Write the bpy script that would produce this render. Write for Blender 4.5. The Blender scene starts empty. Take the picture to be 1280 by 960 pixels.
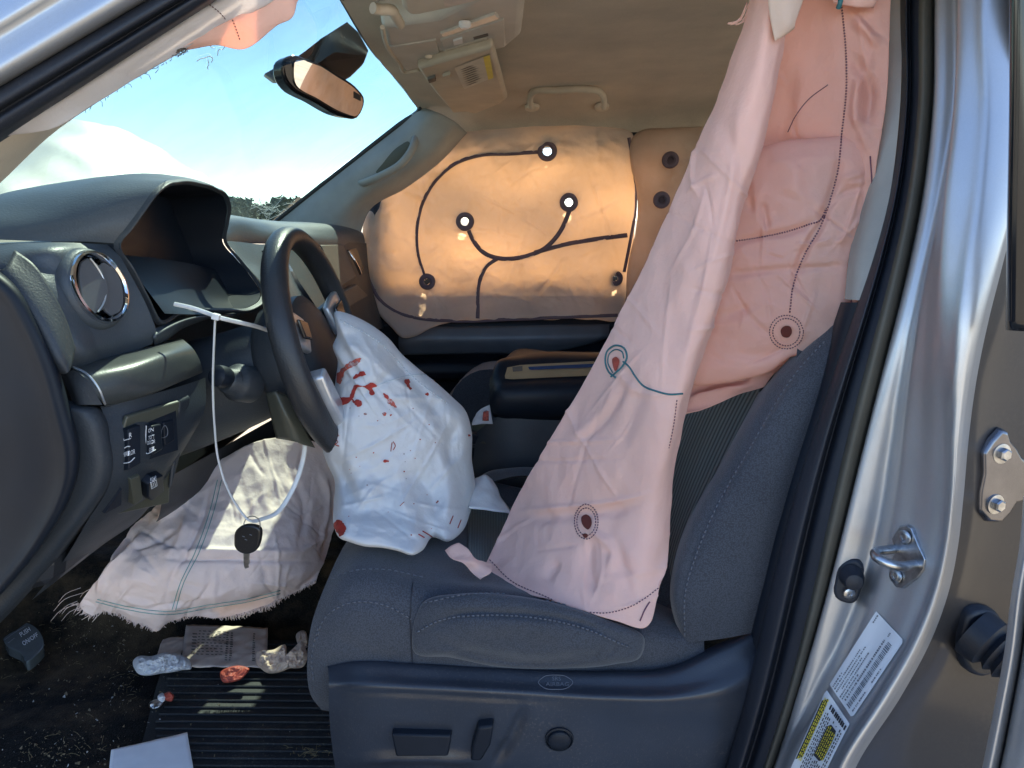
import bpy, bmesh, math, random
import numpy as np
from mathutils import Vector, Matrix
from mathutils.bvhtree import BVHTree
from mathutils.geometry import delaunay_2d_cdt

random.seed(7); RNG = np.random.default_rng(11)
SC = bpy.context.scene
COL = SC.collection
R = math.radians

# ------------------------------------------------------------------ camera
CAMZ = 0.88; PITCH = R(12.4); F = 930.0
cam = bpy.data.cameras.new('camera'); cam.sensor_width = 36; cam.lens = 36*F/1280
cam.clip_start = 0.02; cam.clip_end = 6000
camo = bpy.data.objects.new('camera', cam); COL.objects.link(camo)
camo.location = (0, 0, CAMZ); camo.rotation_euler = (R(90)-PITCH, 0, 0)
SC.camera = camo

# ------------------------------------------------------------------ light
SUN_EL = R(54); SUN_AZ = R(12)          # azimuth from +Y (across the cab) towards +X (the tail)
sd = Vector((math.sin(SUN_AZ)*math.cos(SUN_EL), math.cos(SUN_AZ)*math.cos(SUN_EL), math.sin(SUN_EL)))
w = bpy.data.worlds.new('World'); SC.world = w; w.use_nodes = True
nt = w.node_tree; bg = nt.nodes['Background']
sky = nt.nodes.new('ShaderNodeTexSky'); sky.sky_type = 'NISHITA'; sky.sun_disc = False
sky.sun_elevation = SUN_EL; sky.sun_rotation = SUN_AZ
sky.altitude = 900; sky.air_density = 0.9; sky.dust_density = 0.1; sky.ozone_density = 1.5
nt.links.new(sky.outputs[0], bg.inputs[0]); bg.inputs[1].default_value = 0.15
sl = bpy.data.lights.new('sun', 'SUN'); sl.energy = 5.0; sl.angle = R(0.5); sl.color = (1.0, .90, .72)
so = bpy.data.objects.new('sun', sl); COL.objects.link(so)
so.rotation_euler = (-sd).to_track_quat('-Z', 'Y').to_euler()
SC.view_settings.view_transform = 'Standard'; SC.view_settings.look = 'None'
SC.view_settings.gamma = 1; SC.view_settings.exposure = 1.85

# ------------------------------------------------------------------ picture point -> place
cp, sp = math.cos(PITCH), math.sin(PITCH)
def ray(u, v):
    a = (u-640)/F; b = (480-v)/F
    return Vector((a, cp+b*sp, -sp+b*cp))
CAM = Vector((0, 0, CAMZ))
def P(u, v, Y):
    d = ray(u, v); return CAM + d*(Y/d.y)
def PZ(u, v, z):
    d = ray(u, v); return CAM + d*((z-CAMZ)/d.z)
def px(A):
    A = np.asarray(A, float); x = A[..., 0]; y = A[..., 1]; z = A[..., 2]-CAMZ
    dep = y*cp - z*sp; up = y*sp + z*cp
    return np.stack([640+F*x/dep, 480-F*up/dep], -1)
def PL(l): return [P(*q) for q in l]

# ------------------------------------------------------------------ noise
_perm = RNG.permutation(256); _perm = np.concatenate([_perm, _perm, _perm])
_grad = RNG.normal(size=(256, 3)); _grad /= np.linalg.norm(_grad, axis=1)[:, None]
def pn(p):
    p = np.asarray(p, float); i = np.floor(p).astype(int); f = p-i; i &= 255
    s = f*f*f*(f*(f*6-15)+10); r = 0
    for dx in (0, 1):
        for dy in (0, 1):
            for dz in (0, 1):
                h = _perm[_perm[_perm[(i[..., 0]+dx) & 255]+((i[..., 1]+dy) & 255)]+((i[..., 2]+dz) & 255)]
                g = _grad[h]; dd = f-np.array([dx, dy, dz])
                wt = (s[..., 0] if dx else 1-s[..., 0])*(s[..., 1] if dy else 1-s[..., 1])*(s[..., 2] if dz else 1-s[..., 2])
                r = r + wt*np.sum(g*dd, -1)
    return r
def fbm(p, o=3):
    return sum(pn(np.asarray(p)*2**k+7.3*k)/2**k for k in range(o))
def ridge(p, o=2):
    return sum((1-np.abs(pn(np.asarray(p)*2**k+3.1*k))*2.2)/2**k for k in range(o))

# ------------------------------------------------------------------ curves and grids
def cr(pts, n, closed=False, lin=False):
    p = np.asarray([tuple(q) for q in pts], float)
    if closed: p = np.vstack([p, p[:1]])
    d = np.linalg.norm(np.diff(p, axis=0), axis=1); t = np.concatenate([[0], np.cumsum(np.maximum(d, 1e-6))])
    m = len(p)
    tt = np.linspace(0, t[-1], n+1)[:-1] if closed else np.linspace(0, t[-1], n)
    if lin or m < 3:
        return np.stack([np.interp(tt, t, p[:, k]) for k in range(p.shape[1])], -1)
    tan = np.zeros_like(p)
    for i in range(m):
        if closed:
            a, b = (i-1) if i > 0 else m-2, (i+1) if i < m-1 else 1
            ta = t[i]-t[i-1] if i > 0 else t[m-1]-t[m-2]; tb = t[i+1]-t[i] if i < m-1 else t[1]-t[0]
        else:
            a, b = max(i-1, 0), min(i+1, m-1); ta = t[i]-t[a]; tb = t[b]-t[i]
        if ta == 0: tan[i] = (p[b]-p[i])/tb
        elif tb == 0: tan[i] = (p[i]-p[a])/ta
        else:
            v1 = (p[i]-p[a])/ta; v2 = (p[b]-p[i])/tb; tan[i] = (v1*tb+v2*ta)/(ta+tb)
    k = np.clip(np.searchsorted(t, tt, side='right')-1, 0, m-2); h = (t[k+1]-t[k])[:, None]; s = ((tt-t[k])[:, None])/h
    return ((2*s**3-3*s**2+1)*p[k]+(s**3-2*s**2+s)*h*tan[k]+(-2*s**3+3*s**2)*p[k+1]+(s**3-s**2)*h*tan[k+1])
def grid(rows, nu, nv, closed=False, lin=False, linv=False):
    rr = [cr(r, nu, closed, lin) for r in rows]
    A = np.asarray(rr)
    return np.stack([cr(A[:, i], nv, False, linv) for i in range(A.shape[1])], 1)
def gnormals(G):
    du = np.gradient(G, axis=1); dv = np.gradient(G, axis=0); n = np.cross(du, dv)
    n /= np.maximum(np.linalg.norm(n, axis=-1), 1e-9)[..., None]
    if np.sum(n*(np.array(CAM)-G)) < 0: n = -n
    return n
def polyd(q, line):
    line = np.asarray(line, float); best = np.full(q.shape[:-1], 1e9); par = np.zeros(q.shape[:-1]); m = len(line)-1
    for i, (a, b) in enumerate(zip(line[:-1], line[1:])):
        ab = b-a; s = np.clip(((q-a)@ab)/max(ab@ab, 1e-9), 0, 1)
        d = np.linalg.norm(q-(a+s[..., None]*ab), axis=-1); k = d < best
        best = np.where(k, d, best); par = np.where(k, (i+s)/m, par)
    return best, par
def worley(p, seed=0):
    """distance to the nearest of scattered points: sharp ridges between cells, like crushed cloth"""
    p = np.asarray(p, float); sh = p.shape[:-1]; p = p.reshape(-1, 3); i = np.floor(p).astype(int); f = p-i; best = np.full(len(p), 9.)
    for dx in (-1, 0, 1):
        for dy in (-1, 0, 1):
            for dz in (-1, 0, 1):
                h = _perm[_perm[_perm[(i[:, 0]+dx+seed) & 255]+((i[:, 1]+dy) & 255)]+((i[:, 2]+dz) & 255)]
                o = np.abs(_grad[h]) % 1; best = np.minimum(best, np.sum((np.array([dx, dy, dz])+o-f)**2, 1))
    return np.sqrt(best).reshape(sh)
def crush(f, amp, st=(1, 1, 1), seed=0):
    def g(p):
        p = np.asarray(p)*np.array(st)*f; p = p+.35*np.stack([pn(p*.7+k) for k in (0, 5.2, 9.1)], -1)
        return amp*((worley(p, seed)-.5)+.45*(worley(p*2.3, seed+5)-.5)+.2*(worley(p*5.1, seed+9)-.5))
    return g
def folds(n, box, seed, amp=.0016, wd=(1.3, 2.6), L=(40, 160), ang=None):
    """straight packing creases left in the cloth"""
    g = np.random.default_rng(seed); r = []
    for k in range(n):
        u, v = g.uniform(box[0], box[2]), g.uniform(box[1], box[3]); a = g.uniform(0, math.pi) if ang is None else g.normal(ang, .5); l = g.uniform(*L)
        m = (u+g.normal(0, 3), v+g.normal(0, 3)); d = np.array((math.cos(a), math.sin(a)))*l/2
        r.append(([(u-d[0], v-d[1]), m, (u+d[0], v+d[1])], g.uniform(*wd), amp*g.uniform(.5, 1.2)*(1 if g.random() < .6 else -1)))
    return r
def creased(q, creases):
    r = np.zeros(q.shape[:-1])
    for line, wd, amp in creases:
        L = cr(line, 14) if len(line) > 2 else np.asarray(line, float)
        d, t = polyd(q, L); wob = 1+.35*pn(np.stack([q[..., 0]*.03, q[..., 1]*.03, np.full(q.shape[:-1], amp*991)], -1))
        d2 = d+3*pn(np.stack([q[..., 0]*.05, q[..., 1]*.05, np.full(q.shape[:-1], wd*3.7)], -1))*min(1, wd/6)
        sh = np.clip(np.minimum(t, 1-t)/.28, 0, 1); sh = sh*sh*(3-2*sh)
        r += amp*wob*(.12+.88*sh)*np.exp(-(d2/wd)**2)
    return r

# ------------------------------------------------------------------ objects
def org(o):
    l = Vector((0, 0, 0))
    while o is not None: l += o.location; o = o.parent
    return l
WORLD = {}
def mk(name, V, Fc, m, parent=None, smooth=True, at=None, uv=None, orient=False, flat_angle=None):
    V = np.asarray([tuple(v) for v in V], float)
    if orient:
        tot = 0
        for f in Fc[::max(1, len(Fc)//400)]:
            a, b, c = V[f[0]], V[f[1]], V[f[2]]; n = np.cross(b-a, c-a); tot += n@(np.array(CAM)-a)
        if tot < 0: Fc = [tuple(reversed(f)) for f in Fc]
    o0 = org(parent) if parent is not None else Vector(at if at is not None else V.mean(0))
    me = bpy.data.meshes.new(name)
    me.from_pydata([tuple(v-np.array(o0)) for v in V], [], [tuple(int(i) for i in f) for f in Fc]); me.update()
    if smooth: me.polygons.foreach_set('use_smooth', [True]*len(me.polygons))
    if uv is not None:
        ul = me.uv_layers.new(name='UVMap')
        li = np.empty(len(me.loops), int); me.loops.foreach_get('vertex_index', li)
        ul.data.foreach_set('uv', np.asarray(uv, float)[li].ravel())
    if m: me.materials.append(m)
    o = bpy.data.objects.new(name, me); COL.objects.link(o)
    if parent is not None: o.parent = parent
    else: o.location = o0
    if flat_angle:
        try: me.set_sharp_from_angle(angle=R(flat_angle))
        except Exception: pass
    WORLD[o] = (V, Fc)
    return o
def bvh(*objs):
    V = []; Fc = []
    for o in objs:
        a, f = WORLD[o]; k = len(V); V += [Vector(x) for x in a]; Fc += [tuple(i+k for i in g) for g in f]
    return BVHTree.FromPolygons(V, Fc)
def tag(o, label, cat, group=None, kind=None):
    if label: o['label'] = label
    if cat: o['category'] = cat
    if group: o['group'] = group
    if kind: o['kind'] = kind
    return o
def thing(name, at, label, cat, group=None):
    o = bpy.data.objects.new(name, None); COL.objects.link(o); o.location = at; o.empty_display_size = .05
    return tag(o, label, cat, group)
def gfaces(nv, nu, closed=False):
    f = []
    for i in range(nv-1):
        for j in range(nu if closed else nu-1):
            k = (j+1) % nu; f.append((i*nu+j, i*nu+k, (i+1)*nu+k, (i+1)*nu+j))
    return f
def solid(o, t, off=-1):
    md = o.modifiers.new('thickness', 'SOLIDIFY'); md.thickness = t; md.offset = off
def bevel(o, wd, seg=3, ang=30):
    md = o.modifiers.new('bevel', 'BEVEL'); md.width = wd; md.segments = seg; md.limit_method = 'ANGLE'; md.angle_limit = R(ang)
def loft(name, rows, m, parent=None, nu=40, nv=30, closed=False, thick=0, lin=False, linv=False, disp=None, creases=None, keep=None, at=None, pts3=False):
    rows = [r if pts3 else PL(r) for r in rows]
    G = grid(rows, nu, nv, closed, lin, linv)
    if disp is not None or creases:
        n = gnormals(G); d = np.zeros(G.shape[:2])
        if disp is not None: d += disp(G)
        if creases: d += creased(px(G), creases)
        G = G + n*d[..., None]
    uv = np.stack(np.meshgrid(np.linspace(0, 1, nu), np.linspace(0, 1, nv)), -1).reshape(-1, 2)
    fc = gfaces(nv, nu, closed)
    V = G.reshape(-1, 3)
    if keep is not None:
        q = px(V); fc = [f for f in fc if keep(q[list(f)].mean(0))]
    o = mk(name, V, fc, m, parent, uv=uv, orient=True, at=at)
    if thick: solid(o, thick)
    return o
def tube_arrays(pts, rad, sides=8, closed=False, flat=(1, 1), cap=True, up=None):
    p = np.asarray([tuple(q) for q in pts], float); n = len(p)
    rad = np.broadcast_to(np.asarray(rad, float), (n,)) if np.ndim(rad) == 0 else np.interp(np.linspace(0, 1, n), np.linspace(0, 1, len(rad)), rad)
    T = np.gradient(p, axis=0)
    if closed: T = np.roll(p, -1, 0)-np.roll(p, 1, 0)
    T /= np.maximum(np.linalg.norm(T, axis=1), 1e-9)[:, None]
    u = np.array(up if up is not None else (0.13, -1, .2), float)
    V = []
    for i in range(n):
        a = u-(u@T[i])*T[i]
        if np.linalg.norm(a) < 1e-4: a = np.array((1., 0, 0))-T[i][0]*T[i]
        a /= np.linalg.norm(a); b = np.cross(T[i], a)
        if up is None: u = a
        for k in range(sides):
            t = 2*math.pi*k/sides; V.append(p[i]+rad[i]*(a*math.cos(t)*flat[0]+b*math.sin(t)*flat[1]))
    fc = []
    for i in range(n if closed else n-1):
        j = (i+1) % n
        for k in range(sides):
            l = (k+1) % sides; fc.append((i*sides+k, i*sides+l, j*sides+l, j*sides+k))
    if cap and not closed:
        fc.append(tuple(reversed(range(sides)))); fc.append(tuple((n-1)*sides+k for k in range(sides)))
    return V, fc
def tube(name, pts, rad, m, parent=None, n=40, sides=10, closed=False, flat=(1, 1), up=None, raw=False, lin=False, at=None):
    q = pts if raw else cr(pts, n, closed, lin)
    V, fc = tube_arrays(q, rad, sides, closed, flat, True, up)
    return mk(name, V, fc, m, parent, at=at, flat_angle=60)
class Multi:
    def __init__(s, name, m, parent): s.a = (name, m, parent)
class Join:
    def __init__(s): s.V = []; s.F = []
    def add(s, V, F):
        k = len(s.V); s.V += [tuple(v) for v in V]; s.F += [tuple(i+k for i in f) for f in F]; return s
    def tube(s, pts, rad, **k):
        return s.add(*tube_arrays(pts, rad, **k))
    def box(s, c, ax, ay, az):
        c, ax, ay, az = map(Vector, (c, ax, ay, az))
        V = [c+i*ax+j*ay+k*az for i in (-1, 1) for j in (-1, 1) for k in (-1, 1)]
        return s.add(V, [(0, 1, 3, 2), (4, 6, 7, 5), (0, 4, 5, 1), (2, 3, 7, 6), (0, 2, 6, 4), (1, 5, 7, 3)])
    def mk(s, name, m, parent=None, **k): return mk(name, s.V, s.F, m, parent, **k)
def box(name, c, size, m, parent=None, bev=0, at=None, rot=None):
    M = rot or Matrix.Identity(3)
    j = Join().box(c, M@Vector((size[0]/2, 0, 0)), M@Vector((0, size[1]/2, 0)), M@Vector((0, 0, size[2]/2)))
    o = j.mk(name, m, parent, smooth=False, at=at)
    if bev: bevel(o, bev)
    return o
def prism(name, poly3, vec, m, parent=None, bev=.003, scale=1.0, at=None, seg=3, flat=False):
    p = np.asarray([tuple(q) for q in poly3], float); n = len(p); c = p.mean(0)
    b = c+(p-c)*scale+np.array(vec)
    V = np.vstack([p, b]); fc = [tuple(range(n)), tuple(reversed(range(n, 2*n)))]
    for i in range(n): j = (i+1) % n; fc.append((i, j, n+j, n+i)[::-1])
    o = mk(name, V, fc, m, parent, smooth=not flat, at=at)
    bm = bmesh.new(); bm.from_mesh(o.data); bmesh.ops.recalc_face_normals(bm, faces=bm.faces); bm.to_mesh(o.data); bm.free()
    if not flat: o.data.set_sharp_from_angle(angle=R(50))
    if bev: bevel(o, bev, seg)
    return o
def lathe(name, c, axis, prof, m, parent=None, n=28, caps=True, at=None, xref=(0, 0, 1), sx=1):
    """prof: list of (radius, height along axis)"""
    a = Vector(axis).normalized(); x = Vector(xref); x = (x-a*x.dot(a)).normalized(); y = a.cross(x); c = Vector(c)
    V = []; fc = []
    for r, h in prof:
        for k in range(n):
            t = 2*math.pi*k/n; V.append(c+a*h+x*(r*math.cos(t))+y*(r*sx*math.sin(t)))
    for i in range(len(prof)-1):
        for k in range(n): l = (k+1) % n; fc.append((i*n+k, i*n+l, (i+1)*n+l, (i+1)*n+k))
    if caps: fc.append(tuple(reversed(range(n)))); fc.append(tuple((len(prof)-1)*n+k for k in range(n)))
    o = mk(name, V, fc, m, parent, at=at)
    bm = bmesh.new(); bm.from_mesh(o.data); bmesh.ops.recalc_face_normals(bm, faces=bm.faces); bm.to_mesh(o.data); bm.free()
    o.data.set_sharp_from_angle(angle=R(40))
    return o
def pillow(name, outline, Yb, front, back, m, parent=None, N=180, M=44, k=2.6, creases=None, disp=None, holes=(), centre=None, at=None, closed_curve=True, wob=0):
    o = cr(outline, N, True) if closed_curve else cr(outline, N, True, lin=True)
    c = np.array(centre) if centre is not None else o.mean(0)
    if wob: o = o + (c-o)/np.linalg.norm(c-o, axis=1)[:, None]*(pn(np.stack([o[:, 0]*.035, o[:, 1]*.035, o[:, 0]*0+.5], -1))*wob)[:, None]
    rr = np.linspace(0.02, 1, M)**.8
    UV = c+(o[None]-c)*rr[:, None, None]
    ed = 1-rr[:, None]**k
    Y0 = Yb(UV[..., 0], UV[..., 1])
    def pos(Y):
        a = (UV[..., 0]-640)/F; b = (480-UV[..., 1])/F; dy = cp+b*sp; t = Y/dy
        return np.stack([a*t, Y, CAMZ+(-sp+b*cp)*t], -1)
    cz = creased(UV, creases) if creases else 0
    fall = np.clip((1-rr[:, None])*6, 0, 1)
    base = pos(Y0)
    dn = disp(base) if disp is not None else 0
    A = pos(Y0-front*np.sqrt(np.maximum(ed, 0))-(cz+dn)*fall); B = pos(Y0+.004+back*np.sqrt(np.maximum(ed, 0))-.4*(cz+dn)*fall)
    A[-1] = B[-1] = base[-1]
    V = np.vstack([A.reshape(-1, 3), B.reshape(-1, 3)]); nA = M*N
    fc = []; q = UV.reshape(-1, 2)
    ok = lambda f: all((q[f[0] % nA][0]/2+q[f[2] % nA][0]/2-h[0])**2+(q[f[0] % nA][1]/2+q[f[2] % nA][1]/2-h[1])**2 > h[2]**2 for h in holes)
    for i in range(M-1):
        for j in range(N):
            l = (j+1) % N; f = (i*N+j, i*N+l, (i+1)*N+l, (i+1)*N+j)
            if not holes or ok(f):
                fc.append(f); fc.append(tuple(nA+x for x in reversed(f)))
    fc.append(tuple(range(N))[::-1]); fc.append(tuple(nA+x for x in range(N)))
    ob = mk(name, V, fc, m, parent, at=at)
    bm = bmesh.new(); bm.from_mesh(ob.data); bmesh.ops.remove_doubles(bm, verts=bm.verts, dist=1e-5); bmesh.ops.recalc_face_normals(bm, faces=bm.faces); bm.to_mesh(ob.data); bm.free()
    return ob
def cast(b, u, v, off=.001):
    d = ray(u, v).normalized(); h = b.ray_cast(CAM, d)
    if h[0] is None: return None, None
    n = h[1] if h[1].dot(d) < 0 else -h[1]
    return h[0]+n*off-d*off*.5, n
def on(b, line, n=40, off=.001, closed=False, lin=False):
    r = []; last = None
    for u, v in cr(line, n, closed, lin):
        p, nn = cast(b, u, v, off)
        if p is not None:
            if last is not None and (p-last).length > .12 and r: continue
            r.append(p); last = p
    return r
def seam(name, b, line, rad, m, parent, n=40, off=.0005, closed=False, dash=0, join=None, flat=(1, 1), lin=False):
    if isinstance(join, Multi): name, m, parent = join.a; join = None
    j = join or Join()
    if dash:
        L = cr(line, 400, closed); d = np.concatenate([[0], np.cumsum(np.linalg.norm(np.diff(L, axis=0), axis=1))])
        s = 0
        while s < d[-1]:
            q = [[np.interp(x, d, L[:, k]) for k in (0, 1)] for x in (s, s+dash*.55)]
            w3 = [cast(b, *x, off)[0] for x in q]
            if None not in w3 and (w3[0]-w3[1]).length > 1e-5 and (w3[0]-w3[1]).length < .05: j.tube(w3, rad, sides=4)
            s += dash
    else:
        p = on(b, line, n, off, closed, lin)
        if len(p) > 2: j.tube(p, rad, sides=6, closed=closed and len(p) == n, flat=flat)
    if join is not None: return None
    return j.mk(name, m, parent) if j.V else None
def decal(name, b, poly, m, parent, off=.0008, n=48, smooth=True, step=4., uvq=False, join=None, at=None, jit=0):
    if isinstance(join, Multi): name, m, parent = join.a; join = None
    o = cr(poly, n, True, not smooth)
    if jit: o = o+np.stack([pn(np.stack([o[:, 0]*.31, o[:, 1]*.31, o[:, 0]*0+9*k_], -1)) for k_ in (.3, 1.7)], -1)*jit
    lo, hi = o.min(0), o.max(0)
    st = max(step, max(hi-lo)/40); pts = [Vector(q) for q in o]; k = len(pts)
    for x in np.arange(lo[0]+st/2, hi[0], st):
        for y in np.arange(lo[1]+st/2, hi[1], st): pts.append(Vector((x, y)))
    vo, _, fo, *_ = delaunay_2d_cdt(pts, [], [list(range(k))], 1, 1e-4)
    W = []; good = []
    for q in vo:
        p, nn = cast(b, q.x, q.y, off); good.append(p is not None); W.append(p if p is not None else Vector())
    fc = [tuple(f) for f in fo if all(good[i] for i in f)]
    if not fc: return None
    used = sorted({i for f in fc for i in f}); mp = {i: a for a, i in enumerate(used)}
    V = [W[i] for i in used]; fc = [tuple(mp[i] for i in f) for f in fc]
    if join is not None: join.add(V, fc); return None
    uv = [((vo[i].x-lo[0])/(hi[0]-lo[0]), (vo[i].y-lo[1])/(hi[1]-lo[1])) for i in used]
    return mk(name, V, fc, m, parent, uv=uv, orient=True, at=at)
def pad(name, b, poly, h, m, parent, bev=.0015, smooth=False, n=24, sink=.003, scale=.94):
    """a raised key or plate: outline laid on a surface and pulled out along its normal"""
    pts = cr(poly, n, True) if smooth else np.asarray(poly, float)
    W = [cast(b, u, v, 0) for u, v in pts]; W = [x for x in W if x[0] is not None]
    nn = sum((x[1] for x in W), Vector()).normalized(); c = sum((x[0] for x in W), Vector())/len(W)
    flat = [x[0]-nn*((x[0]-c).dot(nn)) for x in W]
    return prism(name, [p-nn*sink for p in flat], nn*(h+sink), m, parent, bev=bev, scale=scale)
_txt = {}
def textmesh(s):
    if s not in _txt:
        c = bpy.data.curves.new('t', 'FONT'); c.body = s; c.resolution_u = 2; c.align_x = 'LEFT'
        o = bpy.data.objects.new('t', c); COL.objects.link(o)
        dg = bpy.context.evaluated_depsgraph_get(); me = bpy.data.meshes.new_from_object(o.evaluated_get(dg))
        V = np.array([v.co[:2] for v in me.vertices]); Fc = [tuple(p.vertices) for p in me.polygons]
        bpy.data.objects.remove(o); bpy.data.curves.remove(c); bpy.data.meshes.remove(me)
        _txt[s] = (V, Fc)
    return _txt[s]
def text(name, s, b, quad, m, parent, off=.0012, join=None):
    """quad: top-left, top-right, bottom-right, bottom-left in the picture"""
    V, Fc = textmesh(s); lo, hi = V.min(0), V.max(0); q = (V-lo)/(hi-lo)
    a, bb, c, d = (np.array(x, float) for x in quad)
    W = []
    for x, y in q:
        t = (a*(1-x)+bb*x)*y+(d*(1-x)+c*x)*(1-y); p, n = cast(b, t[0], t[1], off)
        W.append(p if p is not None else Vector((0, 0, -5)))
    if join is not None: join.add(W, Fc); return None
    return mk(name, W, Fc, m, parent, smooth=False, orient=True)

# ------------------------------------------------------------------ materials
def nodes(name):
    m = bpy.data.materials.new(name); m.use_nodes = True; t = m.node_tree
    return m, t, t.nodes['Principled BSDF'], t.nodes['Material Output'], t.nodes.new, t.links.new
def noise_(t, sc, det=3, rough=.55, coord='Object', stretch=None):
    tc = t.nodes.new('ShaderNodeTexCoord'); n = t.nodes.new('ShaderNodeTexNoise')
    n.inputs['Scale'].default_value = sc; n.inputs['Detail'].default_value = det; n.inputs['Roughness'].default_value = rough
    if stretch:
        mp = t.nodes.new('ShaderNodeMapping'); mp.inputs['Scale'].default_value = stretch
        t.links.new(tc.outputs[coord], mp.inputs[0]); t.links.new(mp.outputs[0], n.inputs[0])
    else: t.links.new(tc.outputs[coord], n.inputs[0])
    return n
def ramp_(t, src, stops):
    r = t.nodes.new('ShaderNodeValToRGB'); e = r.color_ramp.elements
    while len(e) < len(stops): e.new(.5)
    for x, (pos, c) in zip(e, stops): x.position = pos; x.color = (*c, 1) if len(c) == 3 else c
    t.links.new(src, r.inputs[0]); return r
def bump_(t, src, strength, dist=.001, chain=None):
    b = t.nodes.new('ShaderNodeBump'); b.inputs['Strength'].default_value = strength; b.inputs['Distance'].default_value = dist
    t.links.new(src, b.inputs['Height'])
    if chain: t.links.new(chain.outputs[0], b.inputs['Normal'])
    return b
def mul(c, k): return tuple(min(1, x*k) for x in c)
def plastic(name, col, rough=.5, grain=500, gs=.25, dust=.12, spec=.5, dustcol=(.25, .22, .18)):
    m, t, b, o, N, L = nodes(name)
    n1 = noise_(t, 9, 5); r = ramp_(t, n1.outputs[0], [(.3, mul(col, .85)), (.7, mul(col, 1.15))])
    n2 = noise_(t, 260, 2, .7); n3 = noise_(t, 5, 4)
    dr = ramp_(t, n2.outputs[0], [(.56, (0, 0, 0)), (.72, (1, 1, 1))]); d2 = ramp_(t, n3.outputs[0], [(.42, (0, 0, 0)), (.75, (1, 1, 1))])
    mm = N('ShaderNodeMath'); mm.operation = 'MULTIPLY'; L(dr.outputs[0], mm.inputs[0]); L(d2.outputs[0], mm.inputs[1])
    m2 = N('ShaderNodeMath'); m2.operation = 'MULTIPLY'; L(mm.outputs[0], m2.inputs[0]); m2.inputs[1].default_value = dust
    mx = N('ShaderNodeMixRGB'); L(m2.outputs[0], mx.inputs[0]); L(r.outputs[0], mx.inputs[1]); mx.inputs[2].default_value = (*dustcol, 1)
    L(mx.outputs[0], b.inputs['Base Color'])
    rr = ramp_(t, n3.outputs[0], [(.3, (rough*.85,)*3), (.7, (min(1, rough*1.2),)*3)]); L(rr.outputs[0], b.inputs['Roughness'])
    b.inputs['Specular IOR Level'].default_value = spec
    if grain:
        g = noise_(t, grain, 1); L(bump_(t, g.outputs[0], gs, .0012).outputs[0], b.inputs['Normal'])
    return m
def cloth(name, col, tcol, tr=.35, rough=.85, wr=.5, var=.12, sc=8, tvar=.1):
    """airbag nylon: thin woven cloth that lets light through"""
    m, t, b, o, N, L = nodes(name)
    n1 = noise_(t, sc, 4); r = ramp_(t, n1.outputs[0], [(.3, mul(col, 1-var)), (.72, mul(col, 1+var*.4))])
    L(r.outputs[0], b.inputs['Base Color']); b.inputs['Roughness'].default_value = rough; b.inputs['Specular IOR Level'].default_value = .25
    b.inputs['Sheen Weight'].default_value = .15
    n2 = noise_(t, 26, 5, .6); n3 = noise_(t, 120, 3, .6); n4 = noise_(t, 1500, 1)
    bb = bump_(t, n2.outputs[0], wr, .006); bb = bump_(t, n3.outputs[0], wr*.5, .0015, bb); bb = bump_(t, n4.outputs[0], .15, .0005, bb)
    L(bb.outputs[0], b.inputs['Normal'])
    tl = N('ShaderNodeBsdfTranslucent'); n5 = noise_(t, 3.2, 1, .5)
    r5 = ramp_(t, n5.outputs[0], [(.38, mul(tcol, 1-tvar)), (.62, tcol)]); L(r5.outputs[0], tl.inputs[0]); L(bb.outputs[0], tl.inputs['Normal'])
    mx = N('ShaderNodeMixShader'); mx.inputs[0].default_value = tr; L(b.outputs[0], mx.inputs[1]); L(tl.outputs[0], mx.inputs[2]); L(mx.outputs[0], o.inputs[0])
    return m
def knit(name, col, sc=420, var=.35, gs=.5, sheen=.25):
    m, t, b, o, N, L = nodes(name)
    tc = N('ShaderNodeTexCoord'); v = N('ShaderNodeTexVoronoi'); v.inputs['Scale'].default_value = sc; L(tc.outputs['Object'], v.inputs[0])
    n1 = noise_(t, 6, 5); n2 = noise_(t, 300, 2)
    r = ramp_(t, v.outputs['Distance'], [(.0, mul(col, 1+var)), (.7, mul(col, 1-var))])
    mx = N('ShaderNodeMixRGB'); mx.blend_type = 'MULTIPLY'; mx.inputs[0].default_value = 1; L(r.outputs[0], mx.inputs[1])
    r2 = ramp_(t, n1.outputs[0], [(.3, (.8, .8, .8)), (.7, (1.1, 1.08, 1.05))]); L(r2.outputs[0], mx.inputs[2]); L(mx.outputs[0], b.inputs['Base Color'])
    b.inputs['Roughness'].default_value = .85; b.inputs['Sheen Weight'].default_value = sheen; b.inputs['Specular IOR Level'].default_value = .3 if sheen > .1 else .1
    bb = bump_(t, v.outputs['Distance'], gs, .0008); bb = bump_(t, n1.outputs[0], .25, .01, bb); L(bb.outputs[0], b.inputs['Normal'])
    return m
def ribbed(name, col, col2, freq=60, axis='X'):
    m, t, b, o, N, L = nodes(name)
    tc = N('ShaderNodeTexCoord'); wv = N('ShaderNodeTexWave'); wv.bands_direction = axis; wv.inputs['Scale'].default_value = freq; wv.inputs['Distortion'].default_value = .4
    L(tc.outputs['UV'], wv.inputs[0])
    r = ramp_(t, wv.outputs['Fac'], [(.2, col), (.8, col2)]); L(r.outputs[0], b.inputs['Base Color']); b.inputs['Roughness'].default_value = .85
    L(bump_(t, wv.outputs['Fac'], .6, .002).outputs[0], b.inputs['Normal']); b.inputs['Sheen Weight'].default_value = .2
    return m
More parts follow.
